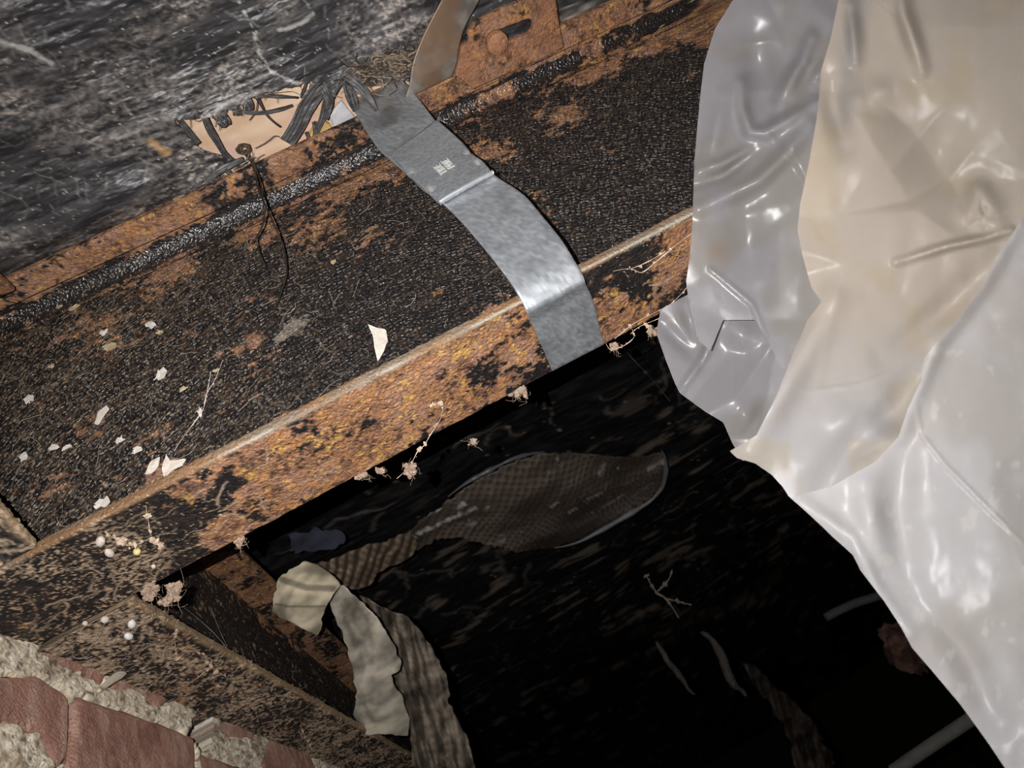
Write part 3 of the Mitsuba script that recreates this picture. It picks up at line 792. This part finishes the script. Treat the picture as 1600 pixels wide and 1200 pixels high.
# ---------------------------------------------------------------- the far lining, in the dark beyond the beam
yf = spaced(0.06, 0.12, 0.9, 4.3, 0.0036, 1.04); xf = spaced(-1.6, -0.30, 0.65, 3.2, 0.0036, 1.06)
Xg, Yg = np.meshgrid(xf, yf, indexing='ij')
ZF = 0.205
P = np.stack([Xg, Yg, np.full_like(Xg, ZF)], -1)
P[..., 2] -= 0.05 * (nfbm(P, (3.5, 5, 1), 3, 3) - 0.5) * ss(0.10, 0.3, Yg) + 0.010 * (nfbm(P, (14, 40, 1), 4, 5) - 0.5)
ck = nfbm(P, (22, 60, 1), 5, 6)
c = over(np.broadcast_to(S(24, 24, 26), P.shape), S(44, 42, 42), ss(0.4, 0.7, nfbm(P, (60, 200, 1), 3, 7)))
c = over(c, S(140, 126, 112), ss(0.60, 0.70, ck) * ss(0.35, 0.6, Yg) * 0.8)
c = over(c, S(120, 112, 104), scratches(xf, yf, 240, 0.05, 0.0018, 41, (-0.3, 0.9, 0.2, 1.2)) * 0.6)
for line, wd, cl in [([(1000, 985), (1090, 965), (1180, 920), (1300, 850)], .035, S(84, 76, 66)), ([(1005, 955), (1035, 945), (1050, 960)], .02, S(150, 136, 120)), ([(1150, 938), (1200, 932), (1240, 950)], .02, S(140, 128, 112)), ([(1020, 880), (1050, 862), (1080, 870)], .02, S(150, 136, 120)), ([(700, 905), (760, 890), (800, 900)], .012, S(120, 112, 104)), ([(1190, 775), (1230, 760), (1260, 790)], .015, S(110, 102, 94))]:
    d, t = dist_line(Xg, Yg, [hit(*p, 'z', ZF)[:2] for p in line])
    c = over(c, cl, ss(wd * 1.5, wd * .3, d + .09 * (nfbm(P, (20, 45, 1), 5, 18) - .5)) * ss(.4, .6, nfbm(P, (50, 90, 1), 4, 19)) * .9)
c = speckle(c, P, 0.004, S(150, 138, 124), 14)
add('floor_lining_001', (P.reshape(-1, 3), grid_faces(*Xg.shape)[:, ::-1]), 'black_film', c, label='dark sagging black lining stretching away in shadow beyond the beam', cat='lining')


def weave_color(P, s, t, base, seed, pitch=0.006):
    a = 0.5 + 0.5 * np.sin(s / pitch * 2 * np.pi); b = 0.5 + 0.5 * np.sin(t / pitch * 2 * np.pi)
    g = np.maximum(ss(0.4, 0.9, a), ss(0.4, 0.9, b))
    return np.asarray(base)[None] * (0.35 + 1.5 * (0.15 + 0.95 * g) * ss(.25, .7, nfbm(P, (16, 30, 1), 4, seed)) + 0.25 * nfbm(P, 300, 2, 4))[..., None], g


def patch(poly, z_of, step=3.2):
    """Polygon in pixels laid on the height z_of(px, py) as a fine sheet; returns points and pixel coordinates."""
    pts, tri = sheet(Polygon(poly), step)
    v = np.array([hit(px, py, 'z', z_of(px, py)) for px, py in pts])
    return v, tri, pts


# woven patch laid bare in the far lining
leaf = [(632, 838), (660, 812), (690, 790), (725, 765), (760, 742), (800, 722), (850, 708), (905, 709), (960, 713), (1005, 712), (1036, 706), (1041, 730), (1034, 760), (1010, 785), (960, 815), (910, 842), (865, 856), (810, 862), (760, 850), (715, 838), (690, 842), (650, 860), (636, 862)]
pol = ragged(leaf, 3.0, 2)
pts, tri = sheet(pol, 3.0)
dd = np.array([pol.exterior.distance(Point(p)) for p in pts])
zz = 0.166 - 0.014 * ss(0, 70, dd)
v = np.array([hit(p[0], p[1], 'z', z) for p, z in zip(pts, zz)])
sx = v[:, 0] * 0.8 + v[:, 1] * 0.5; tx = -v[:, 0] * 0.6 + v[:, 1] * 0.8
wv = nfbm(v, 9, 3, 6)
c, g = weave_color(v, sx + .02 * wv, tx + 0.012 * np.sin(sx * 18) + .05 * wv, S(108, 96, 86), 3, 0.0085)
c = over(c, S(200, 196, 190), ss(.70, .76, nfbm(v, (45, 90, 1), 3, 9)) * .8)
v[:, 2] -= 0.0017 * g
w, f = slab(v, tri, np.array([0, 0, 0.002]))
add('woven_patch__fabric', (w, f), 'glossy', np.vstack([c, c]))
def px_tube(pts, z, rad, n=60):
    return tube(curve([hit(px, py, 'z', z) for px, py in pts], n), rad * (0.12 + 0.88 * np.sin(np.pi * np.linspace(.02, .98, n)) ** .6) * (0.6 + 0.8 * meshkit.noise(np.c_[np.linspace(0, 14, n), np.zeros((n, 2))], 3)), 8)


mesh = px_tube([(700, 776), (740, 748), (790, 722), (850, 706)], 0.160, 0.0022)
add('woven_patch__rolled_edge', mesh, 'glossy', S(92, 92, 94))
mesh = px_tube([(866, 856), (915, 842), (962, 816), (1012, 786), (1036, 758), (1041, 728), (1034, 704)], 0.160, 0.0030)
add('woven_patch__rolled_edge_001', mesh, 'glossy', S(128, 128, 130))
tag('woven_patch', 'leaf-shaped patch of woven grey fabric showing in the dark lining beyond the beam', 'fabric')

# gathered woven neck leading to the paper loop
neck = [(468, 905), (500, 880), (540, 866), (570, 852), (605, 848), (640, 830), (652, 850), (640, 872), (610, 888), (585, 898), (580, 915), (560, 922), (530, 915), (500, 900), (478, 915)]
pol = ragged(neck, 5.0, 4); pts, tri = sheet(pol, 2.2)
dd = np.array([pol.exterior.distance(Point(p)) for p in pts])
v = np.array([far(p[0], p[1], 0.60 + (p[0] - 470) * 0.0007 - 0.020 * float(ss(0, 25, np.array(d)))) for p, d in zip(pts, dd)])
nw = nfbm(np.c_[pts * .02, 0 * pts[:, 0]], 1, 3, 5)
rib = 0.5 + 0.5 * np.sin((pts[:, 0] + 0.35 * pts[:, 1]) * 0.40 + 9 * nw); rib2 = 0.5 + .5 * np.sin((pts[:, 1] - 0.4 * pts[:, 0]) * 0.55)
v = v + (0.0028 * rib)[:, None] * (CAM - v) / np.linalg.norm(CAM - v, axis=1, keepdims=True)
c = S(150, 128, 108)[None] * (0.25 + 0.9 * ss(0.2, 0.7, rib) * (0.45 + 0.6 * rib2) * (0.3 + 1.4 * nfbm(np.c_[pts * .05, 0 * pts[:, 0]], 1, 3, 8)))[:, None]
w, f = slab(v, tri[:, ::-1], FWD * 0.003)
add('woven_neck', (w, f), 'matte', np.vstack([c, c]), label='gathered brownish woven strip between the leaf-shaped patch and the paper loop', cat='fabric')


def strip(key, outline, depth, col, seed, thick=0.0012, bsdf='matte', step=2.6, curl=None, rag=4.0, **kw):
    pol = ragged(outline, rag, seed); pts, tri = sheet(pol, step)
    t = np.array([depth(*p) for p in pts]) if callable(depth) else np.full(len(pts), depth)
    v = np.array([far(p[0], p[1], k) for p, k in zip(pts, t)])
    n = nfbm(v, 60, 4, seed)
    v = v + FWD * (0.004 * (n - 0.5))[:, None]
    c = np.asarray(col)[None] * (0.38 + 1.1 * ss(.25, .75, nfbm(v, (40, 70, 90), 5, seed + 1)))[:, None]
    if curl:
        c = curl(c, pts, v)
    w, f = slab(v, tri[:, ::-1], FWD * thick)
    return add(key, (w, f), bsdf, np.vstack([c, c]), **kw)


def lines_on(c, pts, v):
    for line, w in [([(430, 945), (470, 948), (512, 948)], 2.2), ([(440, 905), (480, 918), (520, 920)], 7)]:
        d, _ = dist_line(pts[:, 0], pts[:, 1], line)
        c = over(c, S(84, 76, 66), ss(w, w * .4, d) * .7)
    return c


strip('paper_loop', [(424, 955), (427, 930), (436, 906), (455, 888), (478, 878), (500, 884), (522, 903), (532, 915), (522, 930), (512, 942), (505, 965), (497, 992), (480, 986), (462, 976), (440, 968)], lambda x, y: 0.500 + 0.00045 * math.hypot(x - 462, 25) + 0.0002 * math.hypot(y - 930, 20), S(204, 190, 162), 3, curl=lines_on,
      label='curled loop of cream paper tape over the rusty top of the cross beam', cat='paper tape')
strip('paper_strip', [(513, 938), (522, 925), (535, 915), (560, 935), (585, 960), (602, 985), (615, 1010), (628, 1035), (628, 1046), (612, 1055), (612, 1068), (626, 1080), (636, 1110), (641, 1135), (637, 1150), (610, 1146), (576, 1150), (566, 1142), (553, 1118), (557, 1090), (550, 1040), (538, 1000), (524, 968)], lambda x, y: 0.520 + 0.0002 * (y - 940) + 0.0006 * math.hypot(x - 590, 25) + .004 * math.sin(y * .045), S(196, 186, 168), 5,
      label='torn strip of pale paper tape hanging below the paper loop', cat='paper tape')


def fibrous(c, pts, v):
    k = nfbm(np.c_[pts[:, 0] * 0.25 + pts[:, 1] * -0.06, pts[:, 1] * 0.03, 0 * pts[:, 0]], 1, 3, 4)
    k2 = 0.5 + 0.5 * np.sin(pts[:, 1] * 0.5 + 3 * k)
    c = c * (0.35 + 1.3 * ss(0.3, 0.75, k) * (0.8 + .3 * k2))[:, None]
    return c


strip('woven_strip', [(560, 930), (600, 950), (635, 965), (655, 985), (672, 1010), (690, 1040), (700, 1070), (704, 1085), (698, 1092), (705, 1105), (715, 1125), (728, 1150), (742, 1190), (748, 1230), (660, 1260), (645, 1190), (640, 1140), (620, 1080), (612, 1055), (626, 1040), (600, 985)], lambda x, y: 0.60 + 0.0004 * abs(x - 640) + 0.0001 * (y - 940), S(124, 112, 98), 8, curl=fibrous,
      label='frayed dark woven strip hanging behind the pale paper strip', cat='fabric')

strip('film_scrap', [(446, 838), (490, 828), (532, 830), (546, 846), (520, 858), (462, 864)], 0.66, S(50, 52, 62), 17, bsdf='matte', rag=8.0, label='faint bluish scrap of plastic film in the dark just under the beam edge', cat='plastic scrap')  # bluish sheen on the film, put in as the colour of a separate patch

# ---------------------------------------------------------------- dim things at the far end
def far_tube(key, pts, depth, rad, col, bsdf='matte', n=40, rough=0.0, seed=0, **kw):
    q = curve([far(px, py, d) for (px, py), d in zip(pts, depth)], n)
    v, f = tube(q, np.interp(np.linspace(0, 1, n), np.linspace(0, 1, len(rad)), rad), 12)
    if rough:
        v = v + (nfbm(v, 40, 3, seed)[:, None] - 0.5) * rough
    c = np.asarray(col)[None] * (0.7 + 0.6 * nfbm(v, 90, 3, seed))[:, None]
    return add(key, (v, f), bsdf, c, **kw)


far_tube('pipe', [(1395, 1206), (1450, 1168), (1525, 1118), (1560, 1095)], [1.0, .99, .98, .97], [.0085] * 2, S(150, 146, 140), label='thin pale pipe in the dark at the lower right beside the plastic', cat='pipe')
far_tube('pipe_001', [(1290, 965), (1330, 945), (1375, 930), (1400, 920)], [1.05, 1.05, 1.05, 1.05], [.006] * 2, S(92, 92, 96), label='faint grey rod in the dark, above the reddish rag near the plastic', cat='rod')
strip('hanging_strip', [(1162, 1032), (1185, 1046), (1215, 1076), (1245, 1098), (1268, 1126), (1288, 1160), (1312, 1215), (1250, 1215), (1238, 1165), (1215, 1120), (1190, 1085), (1172, 1060)], lambda x, y: 0.95 + .0009 * math.hypot(x - 1150 - .6 * (y - 1030), 18), S(74, 64, 56), 23, thick=.004, rag=10.0, curl=fibrous, label='thick dim ragged strip hanging in the dark at the lower right', cat='fabric')
far_tube('hanging_strip_001', [(1096, 985), (1125, 1020), (1140, 1055), (1165, 1085)], [.95, .94, .93, .93], [.002, .006, .006, .002], S(84, 78, 74), rough=.012, seed=4, label='thin pale ragged strand hanging in the dark below the cobwebs', cat='strand')
far_tube('hanging_strip_002', [(1025, 1005), (1050, 1040), (1075, 1075), (1085, 1085)], [.9, .9, .9, .9], [.002, .0035, .004, .001], S(84, 78, 74), rough=.010, seed=5, label='shortest thin pale strand in the dark, left of the other strands', cat='strand')
v, f = blob(far(1418, 1015, 0.9), 0.038, 4, (0.9, 0.6, 0.5), 0.8, 4, np.array([RIGHT * .8 - UP * .6, RIGHT * .6 + UP * .8, FWD]), 1.6)
add('rag', (v, f), 'matte', over(np.broadcast_to(S(70, 50, 44), v.shape), S(120, 88, 76), ss(.4, .6, nfbm(v, 60, 3, 2))), label='crumpled reddish brown rag half hidden behind the edge of the plastic', cat='rag')

# ---------------------------------------------------------------- wires, dust, cobwebs, egg cases
def wire(key, pts, rad, col, n=50, **kw):
    q = curve([p for p in pts], n)
    return add(key, tube(q, rad, 7), 'glossy', col, **kw)


WB = S(44, 38, 34)
wire('wire', [lin(378, 236, .187), lin(388, 248, .186), hit(397, 262, 'y', -.033), hit(402, 290, 'y', -.034), hit(413, 320, 'y', -.030), hit(411, 350, 'y', -.022), hit(401, 375, 'y', -.016), hit(408, 400, 'y', -.012), hit(416, 418, 'y', -.008)], 0.00042, WB, label='shorter thin black wire hanging from the tear over the beam web', cat='wire')
wire('wire_001', [lin(382, 234, .187), lin(394, 250, .186), hit(404, 275, 'y', -.033), hit(414, 320, 'y', -.032), hit(428, 350, 'y', -.026), hit(442, 385, 'y', -.018), hit(448, 425, 'y', -.012), hit(440, 455, 'y', -.008), hit(430, 485, 'y', -.005)], 0.00045, WB, label='longer thin black wire hanging from the tear down the beam web', cat='wire')
th = []
for k in range(16):
    a0 = r.uniform(0, 6.28); rr = r.uniform(4, 13)
    q = np.array([lin(381 + rr * math.cos(a0 + t) + r.normal(0, .6), 233 + .75 * rr * math.sin(a0 + t), .186 + .0008 * r.normal()) for t in np.linspace(0, r.uniform(2, 5), 9)])
    v, f = tube(curve(q, 20), .0003, 4)
    th.append((v, f, S(120, 104, 86) * r.uniform(.4, 1)))
mesh, col = join(th)
add('fibre_knot', mesh, 'matte', col, label='small knot of fibres where the two thin wires leave the tear', cat='fibre', kind='stuff')

E_ = [((157, 846), .0026, .0042, 0, PALE, 'white oval egg case on the black underside of the beam, upper of the two', -.5), ((171, 864), .0023, .0042, 0, PALE, 'white oval egg case on the black underside of the beam, lower of the two', .1),
      ((214, 862), .0023, .0024, 0, S(226, 206, 140), 'small yellowish round egg case right of the two white ones on the beam', 0),
      ((206, 975), .0026, .0040, 1, S(236, 232, 226), 'bright white egg case on the cross beam, upper of the touching pair', -.3), ((201, 994), .0024, .0040, 1, S(236, 232, 226), 'bright white egg case on the cross beam, lower of the touching pair', .4),
      ((164, 968), .0024, .0030, 0, PALE, 'small white egg case left of the touching pair, near the brick pier', .5), ((133, 974), .0016, .0024, 0, PALE, 'tiny white egg case at the beam edge above the bricks', 0),
      ((240, 885), .0014, .0017, 0, PALE, 'tiny white egg case at the dark far edge of the beam underside', 0)]
for k, ((px, py), a, b, pl_, col, lab, rot) in enumerate(E_):
    cpt = hit(px, py, 'z', -.002)
    dn = np.array([0, 0, 1.0]); e1 = RIGHT * math.cos(rot) + UP * math.sin(rot); e1 = e1 - dn * (e1 @ dn); e1 /= np.linalg.norm(e1); e2 = np.cross(dn, e1)
    a, b = a * .66, b * .62
    v, f = blob(cpt, 1.0, k, (a, b, a), 0.08, 3, np.array([e1, e2, dn]))
    add('egg_case' if not k else f'egg_case_{k:03d}', (v, f), 'matte', col, label=lab, cat='egg case')

CL = [((810, 611), .0036, 'tan dust clump hanging at the beam edge, left of the shiny strap end'), ((740, 690), .0017, 'tiny dust clump hanging free below the beam between two larger clumps'), ((640, 732), .0030, 'dust clump at the lower end of the long hanging cobweb string'),
      ((594, 736), .0018, 'small dust clump on the beam edge just left of the cobweb string'), ((564, 741), .0026, 'dust clump on the beam edge, further left of the cobweb string'), ((960, 541), .0024, 'dust clump at the right corner of the shiny strap end'),
      ((266, 928), .0042, 'biggest dust clump, in the corner of the two beams'), ((232, 922), .0040, 'wide dust clump in the corner of the beams, left of the biggest one'), ((374, 846), .0026, 'dust clump on the beam edge above the rusty top of the cross beam'), ((1019, 517), .0022, 'dust clump on the beam edge beside the plastic sheet')]
for k, ((px, py), rad, lab) in enumerate(CL):
    cpt = hit(px, py, 'y', 0.0285)
    parts = []
    for j in range(20):
        o = cpt + r.normal(0, 0.46, 3) * rad * (1, .6, 1)
        v, f = blob(o, rad * r.uniform(.16, .42), 20 + 20 * k + j, r.uniform(.6, 1.5, 3), 1.2, 2, None, 2.6)
        parts.append((v, f, np.asarray(S(176, 152, 132))[None] * (0.5 + 0.9 * nfbm(v, 900, 3, k))[:, None]))
    for j in range(12):                                   # wisps
        d = r.normal(0, 1, 3) * rad * .7; d[2] -= rad * .4
        q = curve([cpt, cpt + d * .6 + r.normal(0, 1, 3) * rad * .5, cpt + d * .9 + r.normal(0, 1, 3) * rad * .5, cpt + d * 1.6], 12)
        v2, f2 = tube(q, .000055, 4); parts.append((v2, f2, S(180, 158, 138)))
    mesh, col = join(parts)
    add('dust_clump' if not k else f'dust_clump_{k:03d}', mesh, 'matte', col, label=lab, cat='dust clump')


def web_lines(key, paths, col, label, lumps=0.0, cat='cobweb', depth='edge', rad=.00016):
    parts = []
    for pts in paths:
        q = curve([p for p in pts], 30)
        rr = rad * (0.7 + 1.6 * meshkit.noise(np.c_[np.linspace(0, 9, 30), np.zeros(30), np.full(30, len(parts))], 3) ** 2)
        v, f = tube(q, rr, 5); parts.append((v, f, col))
        if lumps:
            for _ in range(10):
                i = r.integers(0, 30)
                v, f = blob(q[i] + r.normal(0, .0004, 3), lumps * r.uniform(.25, 1.0) ** 1.5, int(r.integers(99)), r.uniform(.5, 1.6, 3), 1.2, 2, None, 3); parts.append((v, f, col))
    mesh, c = join(parts)
    add(key, mesh, 'matte', c, label=label, cat=cat)


fe = lambda px, py, y=.0285: hit(px, py, 'y', y)
uf = lambda px, py, z=-.0015: hit(px, py, 'z', z)
CW = S(206, 184, 160)
web_lines('cobweb', [[uf(692, 628), uf(690, 650), uf(672, 680), uf(658, 700), fe(640, 728, .03), fe(620, 748, .03)], [uf(670, 632), uf(692, 630)]], CW, 'lumpy cobweb string hanging over the beam edge in the middle of the beam', .0008)
web_lines('cobweb_001', [[fe(945, 530), fe(952, 545), fe(975, 540), fe(990, 528), fe(988, 515)], [uf(985, 522), fe(1000, 510), fe(1035, 495), fe(1070, 455)], [fe(1010, 505), fe(1018, 520)], [uf(960, 530), uf(1000, 500), uf(1040, 480), uf(1075, 447)]], CW, 'lumpy cobweb along the beam edge between strap end and plastic sheet', .0009)
web_lines('cobweb_002', [[uf(958, 424), uf(985, 420), uf(1005, 425), uf(1030, 405), uf(1060, 380), uf(1080, 365)], [uf(985, 420), uf(1010, 410), uf(1040, 392)]], CW, 'pale cobweb strand across the rusty flange right of the shiny strap', .0005)
web_lines('cobweb_003', [[hit(265, 935, 'x', -.17), hit(330, 985, 'x', -.165), hit(360, 1020, 'x', -.162), hit(398, 1057, 'x', -.152)], [hit(330, 950, 'x', -.176), hit(350, 1000, 'x', -.168), hit(362, 1022, 'x', -.162)]], S(120, 112, 106), 'fine cobweb strands across the dark web of the cross beam')
web_lines('cobweb_004', [[uf(165, 832), uf(185, 845), uf(200, 852), uf(222, 848)], [uf(228, 790), uf(232, 815), uf(238, 840), uf(252, 855)], [uf(185, 845), uf(196, 850)]], CW, 'crusty dirt threads on the beam underside beside the oval egg cases', .0012, 'dirt crust')
for pts_, lab in (([[(300, 1012), (330, 1030), (300, 1065), (268, 1080)], [(322, 1026), (340, 1050), (358, 1060), (362, 1085)]], 'longest tan dirt thread under the cross beam, crossing down to the bricks'), ([[(275, 985), (274, 1010), (280, 1030)]], 'short tan dirt thread under the cross beam, below the touching egg cases'), ([[(468, 1118), (476, 1150), (490, 1175)]], 'short tan dirt thread under the cross beam near the bottom of the photo')):
    web_lines('cobweb_005', [[hit(*p, 'z', -.002 - .0012 * (i > 0)) for i, p in enumerate(q_)] for q_ in pts_], S(186, 158, 134), lab, .0010, 'dirt thread')
web_lines('cobweb_006', [[hit(x, y, 'y', -.004) for x, y in [(348, 562), (335, 595), (322, 618), (318, 638), (300, 665), (285, 685), (272, 705)]], [hit(x, y, 'y', -.004) for x, y in [(330, 580), (326, 600), (320, 632)]]], S(206, 196, 186), 'white crack-like cobweb line running down the left part of the beam web', .0004)
web_lines('cobweb_007', [[fe(962, 525), far(990, 562, .47), far(1025, 600, .5), far(1047, 627, .5)]], S(70, 64, 58), 'single fine strand with a speck in front of the black dark, left of the plastic')
web_lines('cobweb_008', [[far(1010, 900, .8), far(1025, 925, .8), far(1040, 935, .8), far(1060, 965, .8)], [far(1025, 925, .8), far(1045, 905, .8), far(1050, 890, .8)], [far(1040, 935, .8), far(1080, 945, .8)]], S(130, 118, 106), 'branching dusty cobweb in the dark beyond the beam', .0022, rad=.0008)

# ---------------------------------------------------------------- clear plastic sheet
def pdepth(x, y):
    return 0.285 - 0.00006 * (x - 1100) - 0.00004 * np.maximum(y - 500, 0)


def plastic(key, outline, base, ridges, colf, seed, film='poly_film', step=4.0, label=None, wob=0.004, facet=0.0022, per=9000):
    pol = Polygon(outline)
    pts, tri = sheet(pol, step)
    x, y = pts[:, 0], pts[:, 1]
    t = pdepth(x, y) + base
    q3 = np.stack([x, y, 0 * x], 1)
    t = t + wob * (nfbm(q3, (0.006, 0.004, 1), 3, seed) - 0.5) + 0.0007 * (nfbm(q3, (.03, .02, 1), 3, seed + 1) - .5)
    from scipy.interpolate import LinearNDInterpolator
    rf = np.random.default_rng(seed)
    x0, y0, x1, y1 = pol.bounds
    k = int((x1 - x0) * (y1 - y0) / per) + 8
    nd = np.c_[rf.uniform(x0 - 150, x1 + 150, 2 * k), rf.uniform(y0 - 150, y1 + 150, 2 * k)]
    nd = np.vstack([nd, [[x0 - 400, y0 - 400], [x1 + 400, y0 - 400], [x0 - 400, y1 + 400], [x1 + 400, y1 + 400]]])
    t = t + facet * LinearNDInterpolator(nd, rf.normal(0, 1, len(nd)))(pts)   # flat facets that meet in creases
    for line, amp, wid, *sharp in ridges:                 # amp > 0: towards the camera, metres; wid: pixels
        d, s = dist_line(x, y, line)
        prof = np.maximum(1 - d / wid, 0) ** (1.0) if sharp else np.exp(-(d / wid) ** 2)
        t = t - 0.8 * amp * prof * (0.35 + 0.65 * np.sin(np.pi * np.clip(s, .08, .92)))
    v = CAM + (FWD + ((x - 800) / FPX)[:, None] * RIGHT - ((y - 600) / FPX)[:, None] * UP) * t[:, None]
    c = colf(x, y, q3)
    return add(key, (v, tri), film, np.clip(c * (0.70 if 'front' in key else 0.66), 0, 1), label=label)


GREY = S(210, 206, 210); BEIGE = S(226, 212, 196); YEL = S(220, 200, 160)
def col_left(x, y, q):
    c = np.broadcast_to(GREY, (len(x), 3))
    c = over(c, S(196, 190, 178), ss(.45, .65, nfbm(q, .012, 4, 3)) * .6)
    return over(c, S(205, 170, 140), np.exp(-(((x - 1122) / 16) ** 2 + ((y - 392) / 14) ** 2)) * .5)


def col_beige(x, y, q):
    c = over(np.broadcast_to(BEIGE, (len(x), 3)), S(218, 214, 213), ss(480, 700, y + 60 * nfbm(q, .008, 2, 4)))
    c = over(c, S(170, 170, 172), np.exp(-((x - (1340 - .12 * y)) / 16) ** 2) * ss(300, 100, y) * .6)
    c = over(c, YEL, ss(.52, .68, nfbm(q, .014, 4, 6)) * .35)
    return over(c, PALE * 1.1, ss(.74, .8, nfbm(q, (.08, .05, 1), 3, 9)) * .6)


def col_white(x, y, q):
    c = np.broadcast_to(S(222, 219, 218), (len(x), 3))
    c = over(c, S(206, 196, 186), ss(.5, .68, nfbm(q, .008, 3, 8)) * .5)
    return over(c, S(240, 236, 228), ss(.72, .8, nfbm(q, (.05, .04, 1), 3, 19)) * .6)


plastic('plastic_sheet__corner_fold', [(1150, 420), (1085, 455), (1060, 468), (1032, 485), (1028, 505), (1026, 522), (1040, 562), (1055, 600), (1062, 614), (1100, 642), (1130, 660), (1144, 692), (1160, 720), (1240, 700), (1290, 560), (1290, 440)], 0.014,
        [([(1128, 495), (1140, 508), (1165, 525), (1198, 532)], .006, 22), ([(1062, 612), (1100, 560), (1128, 495)], .004, 10, 1), ([(1095, 565), (1070, 540), (1032, 505)], -.004, 12), ([(1070, 476), (1090, 540)], -.004, 10), ([(1150, 640), (1180, 660)], .004, 25)], col_left, 11, 'clear_film')
plastic('plastic_sheet__left_fold', [(1160, -30), (1145, 0), (1117, 45), (1100, 100), (1093, 160), (1085, 250), (1082, 345), (1078, 400), (1072, 440), (1076, 470), (1090, 530), (1110, 548), (1130, 500), (1180, 500), (1200, 532), (1222, 576), (1290, 600), (1340, 500), (1340, 200), (1350, -30)], 0.006,
        [([(1158, 130), (1160, 170), (1172, 205), (1195, 208), (1240, 182), (1278, 160)], .0055, 11), ([(1268, 60), (1255, 95), (1235, 125), (1215, 160)], .005, 12), ([(1284, 105), (1270, 130)], .003, 9), ([(1090, 268), (1130, 255), (1180, 232)], .0035, 9), ([(1092, 325), (1140, 305), (1185, 282), (1230, 240), (1265, 195)], .006, 14), ([(1130, 150), (1120, 210), (1105, 250)], .004, 16),
         ([(1086, 290), (1130, 275), (1180, 235)], -.004, 8), ([(1180, 60), (1190, 150)], -.006, 30), ([(1160, 330), (1180, 450)], -.005, 30), ([(1110, 420), (1175, 475), (1198, 532)], .002, 6, 1)], col_left, 12, 'clear_film')
plastic('plastic_sheet__middle_fold', [(1312, -30), (1310, 0), (1298, 60), (1283, 110), (1277, 180), (1265, 250), (1250, 320), (1246, 360), (1254, 400), (1268, 450), (1284, 471), (1262, 500), (1236, 560), (1215, 615), (1182, 680), (1166, 690), (1140, 705), (1152, 716), (1180, 724), (1206, 742), (1224, 762), (1232, 775), (1260, 800), (1330, 865), (1480, 900), (1520, 600), (1640, 380), (1640, -30)], -0.012,
        [([(1408, -20), (1412, 20), (1432, 80), (1440, 110)], .006, 13), ([(1330, 10), (1335, 60), (1338, 95)], .005, 12), ([(1535, 345), (1548, 325), (1530, 300), (1520, 330), (1555, 350)], .006, 20), ([(1580, 360), (1540, 372), (1480, 385), (1400, 410)], .005, 10, 1), ([(1350, 150), (1400, 140)], .004, 20), ([(1290, 120), (1320, 230)], -.006, 20), ([(1430, 210), (1500, 270)], -.008, 60), ([(1300, 470), (1240, 580), (1170, 700)], .008, 26),
         ([(1330, 660), (1390, 690), (1380, 730)], .005, 26), ([(1450, 560), (1400, 640), (1330, 700), (1290, 760)], -.006, 26), ([(1220, 598), (1270, 612), (1340, 602), (1410, 575), (1436, 582)], .0012, 3.5, 1), ([(1560, 400), (1480, 480), (1380, 560)], -.004, 22)], col_beige, 13, facet=0.0012, per=14000)
plastic('plastic_sheet__front_fold', [(1640, 290), (1600, 335), (1588, 356), (1552, 408), (1530, 455), (1500, 495), (1465, 533), (1444, 560), (1440, 592), (1418, 640), (1404, 682), (1370, 720), (1300, 760), (1240, 776), (1262, 800), (1300, 838), (1332, 866), (1345, 892), (1382, 940), (1408, 980), (1425, 1012), (1458, 1050), (1500, 1100), (1545, 1162), (1590, 1230), (1640, 1300)], -0.020,
        [([(1590, 350), (1530, 450), (1462, 536), (1440, 592), (1404, 682)], .006, 16), ([(1432, 635), (1440, 680), (1480, 730), (1530, 780), (1600, 850)], .0012, 4, 1), ([(1232, 772), (1330, 840), (1370, 920), (1420, 990)], .004, 14), ([(1410, 690), (1400, 800), (1420, 900)], -.005, 26), ([(1350, 760), (1370, 860)], .005, 24), ([(1440, 940), (1500, 1010), (1560, 1130)], -.004, 24)], col_white, 14, facet=0.0010, per=24000)
tag('plastic_sheet', 'crumpled milky clear plastic sheet hanging over the right end of the beam', 'plastic sheet')
